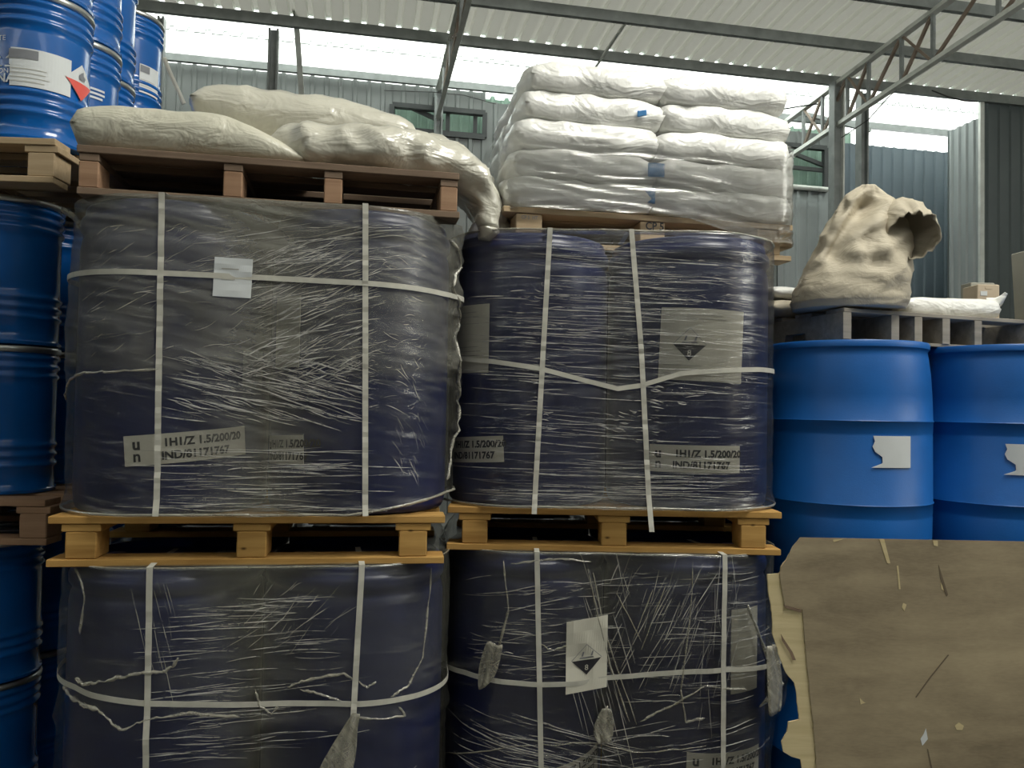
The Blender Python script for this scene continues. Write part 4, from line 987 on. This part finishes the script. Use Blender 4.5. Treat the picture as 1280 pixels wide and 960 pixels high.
# pallets and barrels of the left column below
def small_pallet(z, label, pxr, mt, dy=0.0):
    a = at(pxr, 400, 2.56); yaw = math.radians(3); W = 1.0
    c = Vector((a.x, a.y, z)) + Matrix.Rotation(yaw, 3, 'Z') @ Vector((-W / 2, .56 + dy, 0))
    return pallet('wooden_pallet', c, yaw, label, W=W, Dp=1.12, mt=mt, bw=.085, blocks=(-.5, 0, .5), ov=.0)
small_pallet(zU, 'tan pallet end at the far left, under the small blue steel barrels', 60, 'wood_tan')
small_pallet(1.095, 'dark brownish pallet end low at the far left edge', 66, 'wood_block')
small_pallet(0.0, 'pallet on the floor at the far left', 60, 'wood_old')
for z, nm_ in ((zU, 'top'), (1.095, 'middle'), (0.0, 'bottom')): small_pallet(z, 'pallet of the rear far left barrel pile, %s one' % nm_, 56, 'wood_old', 1.14)
for z, tier, sc in ((1.243, 'second', 1.0), (0.147, 'bottom', .945)):
    for t in (0, 1):
        for k in range(5):
            for q in (0, 1):
                D_ = (2.78, 3.125, 3.47, 3.95, 4.33)[k]; x = cx_of(2.78, 76 if z > 1 else 66) - .05 * k - q * .345
                steel_barrel(Vector((x, D_, z + t * SH * sc)), 'small blue steel barrel, %s storey at far left, %s layer, %s row, %s side' % (tier, ('lower', 'upper')[t], ords[k], ('inner', 'outer')[q]), sc=sc)
# torn tape strip between the left column and the load
a = at(76, 262, 2.62); b_ = at(107, 292, 2.50)
vv = []; ff = []
for i in range(13):
    t = i / 12; p = a.lerp(b_, t) + Vector((0, 0, .015 * math.sin(t * PI))); vv += [p + Vector((0, 0, .012)), p - Vector((0, .0, .012)), p + Vector((0, .002, -.012)), p + Vector((0, .002, .012))]
for i in range(12):
    for j in range(4): ff.append((i * 4 + j, i * 4 + (j + 1) % 4, i * 4 + 4 + (j + 1) % 4, i * 4 + 4 + j))
tag(obj('loose_tape', vv, ff, M['film_fold'], None, True, [(v.x, v.z) for v in vv]), 'short pale tape strip hanging between the far left barrels and the wrapped load', 'tape')
tag(MB().tube([at(205, 72, 4.14), at(213, 92, 4.14), at(224, 116, 4.14), at(230, 130, 4.14)], .012, 6, .3).go('film_strip', M['strap']), 'pale strip of wrap slanting beside the farthest blue barrel', 'tape')

# ------------------------------------------------------------------ bright blue drums on the right
def blue_drum_mesh():
    pr = [(.262, 0), (.280, .012), (.288, .05), (.294, .16)]
    def ring(z, r): return [(r, z - .052), (r - .0012, z - .048), (r, z - .043), (r + .001, z - .004), (r + .0045, z), (r + .001, z + .005)]
    pr += ring(.330, .297) + ring(.625, .297)
    pr += [(.295, .72), (.290, .80), (.283, .855), (.279, .878), (.282, .884), (.287, .888), (.288, .905), (.284, .911), (.274, .911), (.268, .895), (.03, .890)]
    return MB().lathe(pr, 80)
_b = blue_drum_mesh()
def blue_drum(x, y, z, label):
    e = empty('plastic_barrel', Vector((x, y, z)), 0, label, 'barrel', 'bright blue plastic barrels on the right')
    obj('body', _b.v, _b.f, M['blue'], e); auto(e.children[0], 40)
    for q in (-.17, .17): MB().lathe([(.04, .890), (.04, .906), (.034, .909), (.01, .908)], 16, (q, 0, 0)).go('bung_cap', M['blue'], e, True)
    return e
BD = {}
bx = [(1.284, 3.075), (1.915, 3.13)]
for k, (x, y) in enumerate(bx):
    for t in (0, 1):
        BD[(k, t)] = blue_drum(x, y, t * .912, 'bright blue plastic barrel, %s, %s tier' % (('right beside the wrapped load', 'at the right edge of the picture')[k], ('lower', 'upper')[t]))
for k, (x, y) in enumerate([(1.20, 3.69), (1.83, 3.75)]):
    for t in (0, 1): blue_drum(x, y, t * .912, 'bright blue plastic barrel in the back row, %s, %s tier' % (('left', 'right')[k], ('lower', 'upper')[t]))
def torn(a, b, i, j):
    if i < .25: a += (.012 * abs(math.sin(j * 9)) + (.035 if .12 < j < .38 else 0)) * (1 - i / .25)
    return a, b
for kk, px, py in ((0, 1115, 565), (1, 1284, 575)):
    e = BD[(kk, 1)]; th, z = hit_cyl(px, py, e.location.x, e.location.y, .297); fm = cyl_map(.297, th, z - e.location.z, 0)
    sticker(fm, .145, .110, e, .004, M['whitepaper'], edge=torn)
# pallet on the blue drums (stringer type, grey)
BP = 1.825
pa = at(1055, 405, 2.93); yawp = math.radians(18)
pe = empty('wooden_pallet', Vector((pa.x, pa.y, BP)), yawp, 'grey weathered stringer pallet lying on the bright blue barrels', 'pallet')
WP, DPp = 1.15, 1.0
for k in range(6): MB().box((WP / 2, .05 + k * (DPp - .1) / 5, .118), (WP, .10, .016), None, .002).go('deck_board', M['wood_grey'], pe)
for x in (.015, .235, .345, .48, .64, .90, 1.12):
    o = MB().prism([(0.0, .012), (.20, .012), (.215, .05), (.33, .05), (.345, .012), (.62, .012), (.635, .05), (.76, .05), (.775, .012), (DPp, .012), (DPp, .11), (0, .11)], .036)
    # outline lies in x-z; turn it to run along y
    o.v = [Vector((x - .018 + v.y, v.x, v.z)) for v in o.v]; o.go('stringer', M['wood_grey'], pe)
for y in (.05, .5, .95): MB().box((WP / 2, y, .006), (WP, .09, .012), None, .001).go('bottom_board', M['wood_grey'], pe)
PT = BP + .127
# kraft sack
def sx(px, py, D_=3.08): return at(px, py, D_)
def sack():
    e = empty('paper_sack', Vector((sx(1060, 385).x, 3.10, PT)), 0, 'big crumpled brown paper sack standing open on the grey pallet', 'sack')
    inv = Matrix.Translation(e.location).inverted()
    prof = [(388, 992, 1128, .15), (378, 990, 1131, .165), (350, 1004, 1132, .165), (325, 1016, 1134, .15), (300, 1028, 1133, .12), (278, 1038, 1128, .085), (258, 1050, 1118, .05), (243, 1060, 1106, .028), (231, 1078, 1094, .010)]
    n = 56; v = []; f = []; cuts = 6; rows_ = []
    for k in range(len(prof) - 1):
        for c in range(cuts):
            t = c / cuts; rows_.append([a * (1 - t) + b * t for a, b in zip(prof[k], prof[k + 1])])
    rows_.append(list(prof[-1]))
    for i, (py, xl, xr, dd) in enumerate(rows_):
        pl_ = sx(xl, py, 3.08); pr_ = sx(xr, py, 3.08); c = (pl_ + pr_) / 2; hw = (pr_ - pl_).length / 2; dr = (pr_ - pl_).normalized(); c.z = max(c.z, PT + .002)
        for j in range(n):
            t = 2 * PI * j / n; co, si = math.cos(t), math.sin(t)
            p = c + dr * (math.copysign(abs(co) ** .85, co) * hw) + Vector((0, 1, 0)) * (si * dd)
            h_ = i / len(rows_)
            k = .016 * h_ ** .5 * (ridge(j * .16 + 3, i * .10, 4) - .5) * 2 + .008 * nz(p.x * 22, p.z * 22, p.y * 22) + .010 * (ridge(p.x * 8 + p.z * 6, p.z * 5, 1) - .5)
            nn = Vector((co, si, 0))
            if si < .2:
                qx, qy = proj(p)
                def seg(ax, ay, bx_, by_):
                    dx, dy = bx_ - ax, by_ - ay; t_ = max(0, min(1, ((qx - ax) * dx + (qy - ay) * dy) / (dx * dx + dy * dy))); return math.hypot(qx - ax - dx * t_, qy - ay - dy * t_)
                p.y += .050 * g(seg(1090, 246, 1046, 318), 0, 11) * min(1, dd / .05) - .030 * g(seg(1106, 256, 1064, 300), 0, 7) - .02 * g(seg(1072, 240, 1020, 330), 0, 6) * min(1, dd / .04)
                p.y += .022 * g(seg(1084, 300, 1096, 330), 0, 7) - .016 * g(seg(1096, 275, 1112, 320), 0, 7) + .012 * g(seg(1050, 345, 1100, 352), 0, 6)
            p = p + nn * k * min(1, dd / .05) * (0.35 if i < 8 else 1)
            v.append(inv @ p)
    for i in range(len(rows_) - 1):
        for j in range(n): f.append((i * n + j, i * n + (j + 1) % n, (i + 1) * n + (j + 1) % n, (i + 1) * n + j))
    f += [tuple(range(n - 1, -1, -1)), tuple((len(rows_) - 1) * n + j for j in range(n))]
    obj('body', v, f, M['kraft'], e, True)
    # flopped mouth: open crumpled cuff bending to the right
    path = [(1100, 290, 3.12), (1112, 284, 3.08), (1126, 283, 3.03), (1137, 288, 2.98), (1143, 294, 2.94)]
    rad = [(.04, .05), (.065, .085), (.085, .100), (.094, .096), (.085, .085)]
    v = []; f = []; n = 48; P = [inv @ at(*q) for q in path]; cuts = 5; rr = []
    m_ = (len(P) - 1) * cuts
    for i in range(m_ + 1):
        k = min(i // cuts, len(P) - 2); t = i / cuts - k; q = P[k].lerp(P[k + 1], t); ra = [a * (1 - t) + b * t for a, b in zip(rad[k], rad[k + 1])]
        d = (P[k + 1] - P[k]).normalized(); d = (d * .4 + Vector((-.45, -1.0, -.25))).normalized(); a = d.cross(Z).normalized(); b = a.cross(d)
        for j in range(n):
            t = 2 * PI * j / n; o = a * (math.cos(t) * ra[0]) + b * (math.sin(t) * ra[1]); kk = .016 * (ridge(j * .30, i * .09, 5) - .55) + .008 * nz(j * .7, i * .5, 2)
            v.append(q + o + o.normalized() * kk + d * (.012 * nz(j * .5, 1, 1) if i == m_ else 0))
    for i in range(m_):
        for j in range(n): f.append((i * n + j, i * n + (j + 1) % n, (i + 1) * n + (j + 1) % n, (i + 1) * n + j))
    o = obj('open_mouth', v, f, M['kraft'], e, True); sm = o.modifiers.new('t', 'SOLIDIFY'); sm.thickness = .003
sack()
# flat white bag right of the sack
def wrap_flat(p):
    return p
c = at(1186, 385, 3.20); bag('white_paper_bag', Vector((c.x, 3.30, PT)), .10, (.42, .26, .080), 31, 'bag', 'flat white bag with a twisted end lying right of the brown sack', p=9, q=.3, fold_=.35)
tw = [at(1236, 381, 3.26), at(1246, 378, 3.24), at(1253, 372, 3.22), at(1258, 366, 3.21)]
tag_o = blob(tw, [(.03, .03), (.02, .022), (.008, .012), (.006, .006)], 5, 'twisted_end', 'bag', None, None, amp=.004, cuts=5)
wb = [o for o in C.objects if o.name.startswith('white_paper_bag')][0]
bpy.context.view_layer.update(); mw = wb.matrix_world.copy(); tag_o.parent = wb; tag_o.matrix_parent_inverse = mw.inverted()
c = at(975, 388, 3.35); bag('white_bag', Vector((c.x + .01, 3.42, PT + .075)), yawp, (.26, .3, .06), 41, 'bag', 'white rolled bag half hidden between the white stack and the brown sack', p=4, q=.5, fold_=.6)
bag('cream_bag', Vector((c.x + .01, 3.42, PT - .0)), yawp, (.28, .34, .078), 43, 'kraft', 'beige bag under the small white roll left of the brown sack', p=4, q=.5, fold_=.6)
# cartons at the right edge
def carton(px, py, D_, w_, d, h_, rz, label, mt, tilt=0.0):
    p = at(px, py, D_); e = empty('carton', Vector((p.x, p.y, PT)), rz, label, 'box'); e.rotation_euler = (0, tilt, rz)
    MB().box((0, 0, h_ / 2), (w_, d, h_), None, .003).go('body', M[mt], e)
    for (x, z, a, b) in ((-w_ * .22, h_ * .80, w_ * .30, h_ * .10), (-w_ * .05, h_ * .5, w_ * .22, h_ * .18), (-w_ * .30, h_ * .12, w_ * .16, h_ * .06)):
        MB().box((x, -d / 2 - .001, z), (a, .002, b)).go('label', M['whitepaper'], e)
    MB().box((0, -d / 2 - .0008, h_ * .93), (w_ * .3, .0015, .012)).go('tape', M['cartonlight'], e)
carton(1330, 398, 3.25, .26, .22, .30, .10, 'tall grey-brown carton cut off by the right edge', 'carton', -.06)
carton(1226, 384, 3.66, .10, .12, .205, .0, 'small tan carton behind the flat white bag', 'cartonlight')
carton(1222, 384, 3.86, .12, .08, .250, .05, 'small grey carton behind the tan one', 'carton')

# ------------------------------------------------------------------ torn plywood panel in front
def ply():
    D0 = 2.20; o0 = at(1000, 671, D0)
    def xz(px, py): p = at(px, py, D0); return (p.x - o0.x, p.z)
    lean = math.radians(3); zt_ = o0.z
    e = empty('plywood_sheet', Vector((o0.x, D0 - .064, 0.0)), 0, 'large brown plywood sheet with a torn left edge standing in front on the right', 'board'); e.rotation_euler = (-lean, 0, 0)
    right = 1.35
    face = [(1000, 671), (990, 683), (984, 697), (976, 708), (974, 716), (976, 732), (979, 754), (1001, 760), (1003, 790), (1006, 830), (1009, 870), (1013, 910), (1015, 960)]
    core = [(998, 676), (976, 708), (975, 716), (959, 717), (960, 740), (964, 765), (964, 790), (971, 815), (980, 838), (990, 850), (993, 865), (995, 895), (982, 898), (980, 910), (973, 922), (975, 934), (985, 940), (996, 943), (998, 960), (1000, 990), (990, 1040)]
    back = [(1003, 674), (985, 705), (968, 722), (969, 745), (975, 790), (990, 840), (1000, 870), (1000, 960)]
    def outline(pl, dz=0):
        q = []
        for k, p in enumerate(pl):
            q.append(p)
            if k + 1 < len(pl):
                n_ = pl[k + 1]; L_ = math.hypot(n_[0] - p[0], n_[1] - p[1]); m_ = int(L_ / 5)
                for j in range(1, m_): t = j / m_; q.append((p[0] + (n_[0] - p[0]) * t + 1.2 * nz(p[0] + j * 3.1, p[1], 1) * 1.5, p[1] + (n_[1] - p[1]) * t + .8 * nz(j * 2.7, p[0], 3)))
        pts = [xz(*p) for p in q]; pts.append((pts[-1][0], 0.0)); pts.append((right, 0.0)); tr = xz(1280, 673.5); sl_ = (tr[1] - pts[0][1]) / (tr[0]); pts.append((right, pts[0][1] + sl_ * right * 0 ))
        return pts
    for nm, pl, y0, t, mt in (('face_veneer', face, 0, .0025, 'ply'), ('core_veneer', core, .003, .006, 'core'), ('back_veneer', back, .0095, .004, 'core')):
        b = MB().prism(outline(pl), t); b.v = [Vector((v.x, v.y + y0, v.z)) for v in b.v]; b.go(nm, M[mt], e)
    # chips and scratches of bare wood on the face
    def mark(pl, mt='core', nm='bare_wood_chip'):
        b = MB().prism([xz(*p) for p in pl], .0008); b.v = [Vector((v.x, v.y - .0009, v.z)) for v in b.v]; b.go(nm, M[mt], e)
    mark([(1099, 673), (1105, 673), (1112, 703), (1108, 703)]); mark([(1166, 675), (1172, 675), (1172, 682), (1167, 681)])
    mark([(1127, 752), (1131, 754), (1128, 762), (1125, 757)]); mark([(1148, 912), (1151, 905), (1153, 918), (1146, 926), (1144, 918)], 'whitepaper', 'pale_patch')
    mark([(1187, 902), (1192, 898), (1198, 902), (1196, 907), (1189, 907)]); mark([(1070, 868), (1074, 872), (1077, 874), (1071, 876)])
    mark([(1041, 674), (1054, 673), (1042, 677)]); mark([(1120, 706), (1122, 706), (1124, 735), (1122, 735)]); mark([(1174, 727), (1176, 730), (1178, 737), (1175, 735)])
    mark([(1033, 940 + 20), (1048, 955), (1060, 960), (1048, 962)], 'dark', 'gouge')
    mark([(1172, 705), (1173, 707), (1183, 742), (1181, 744), (1174, 722)], 'groove', 'gouge')
    mark([(1181, 815), (1182, 816), (1159, 843), (1140, 868), (1139, 867), (1158, 842)], 'groove', 'gouge')
    mark([(1152, 930), (1153, 930), (1159, 960), (1157, 960)], 'groove', 'gouge')
    mark([(974, 790), (978, 797), (988, 812), (992, 822), (988, 822), (984, 812), (975, 798)], 'wood_old', 'split')
    mark([(978, 754), (1000, 760), (1000, 764), (990, 761), (980, 758)], 'wood_old', 'split')
ply()
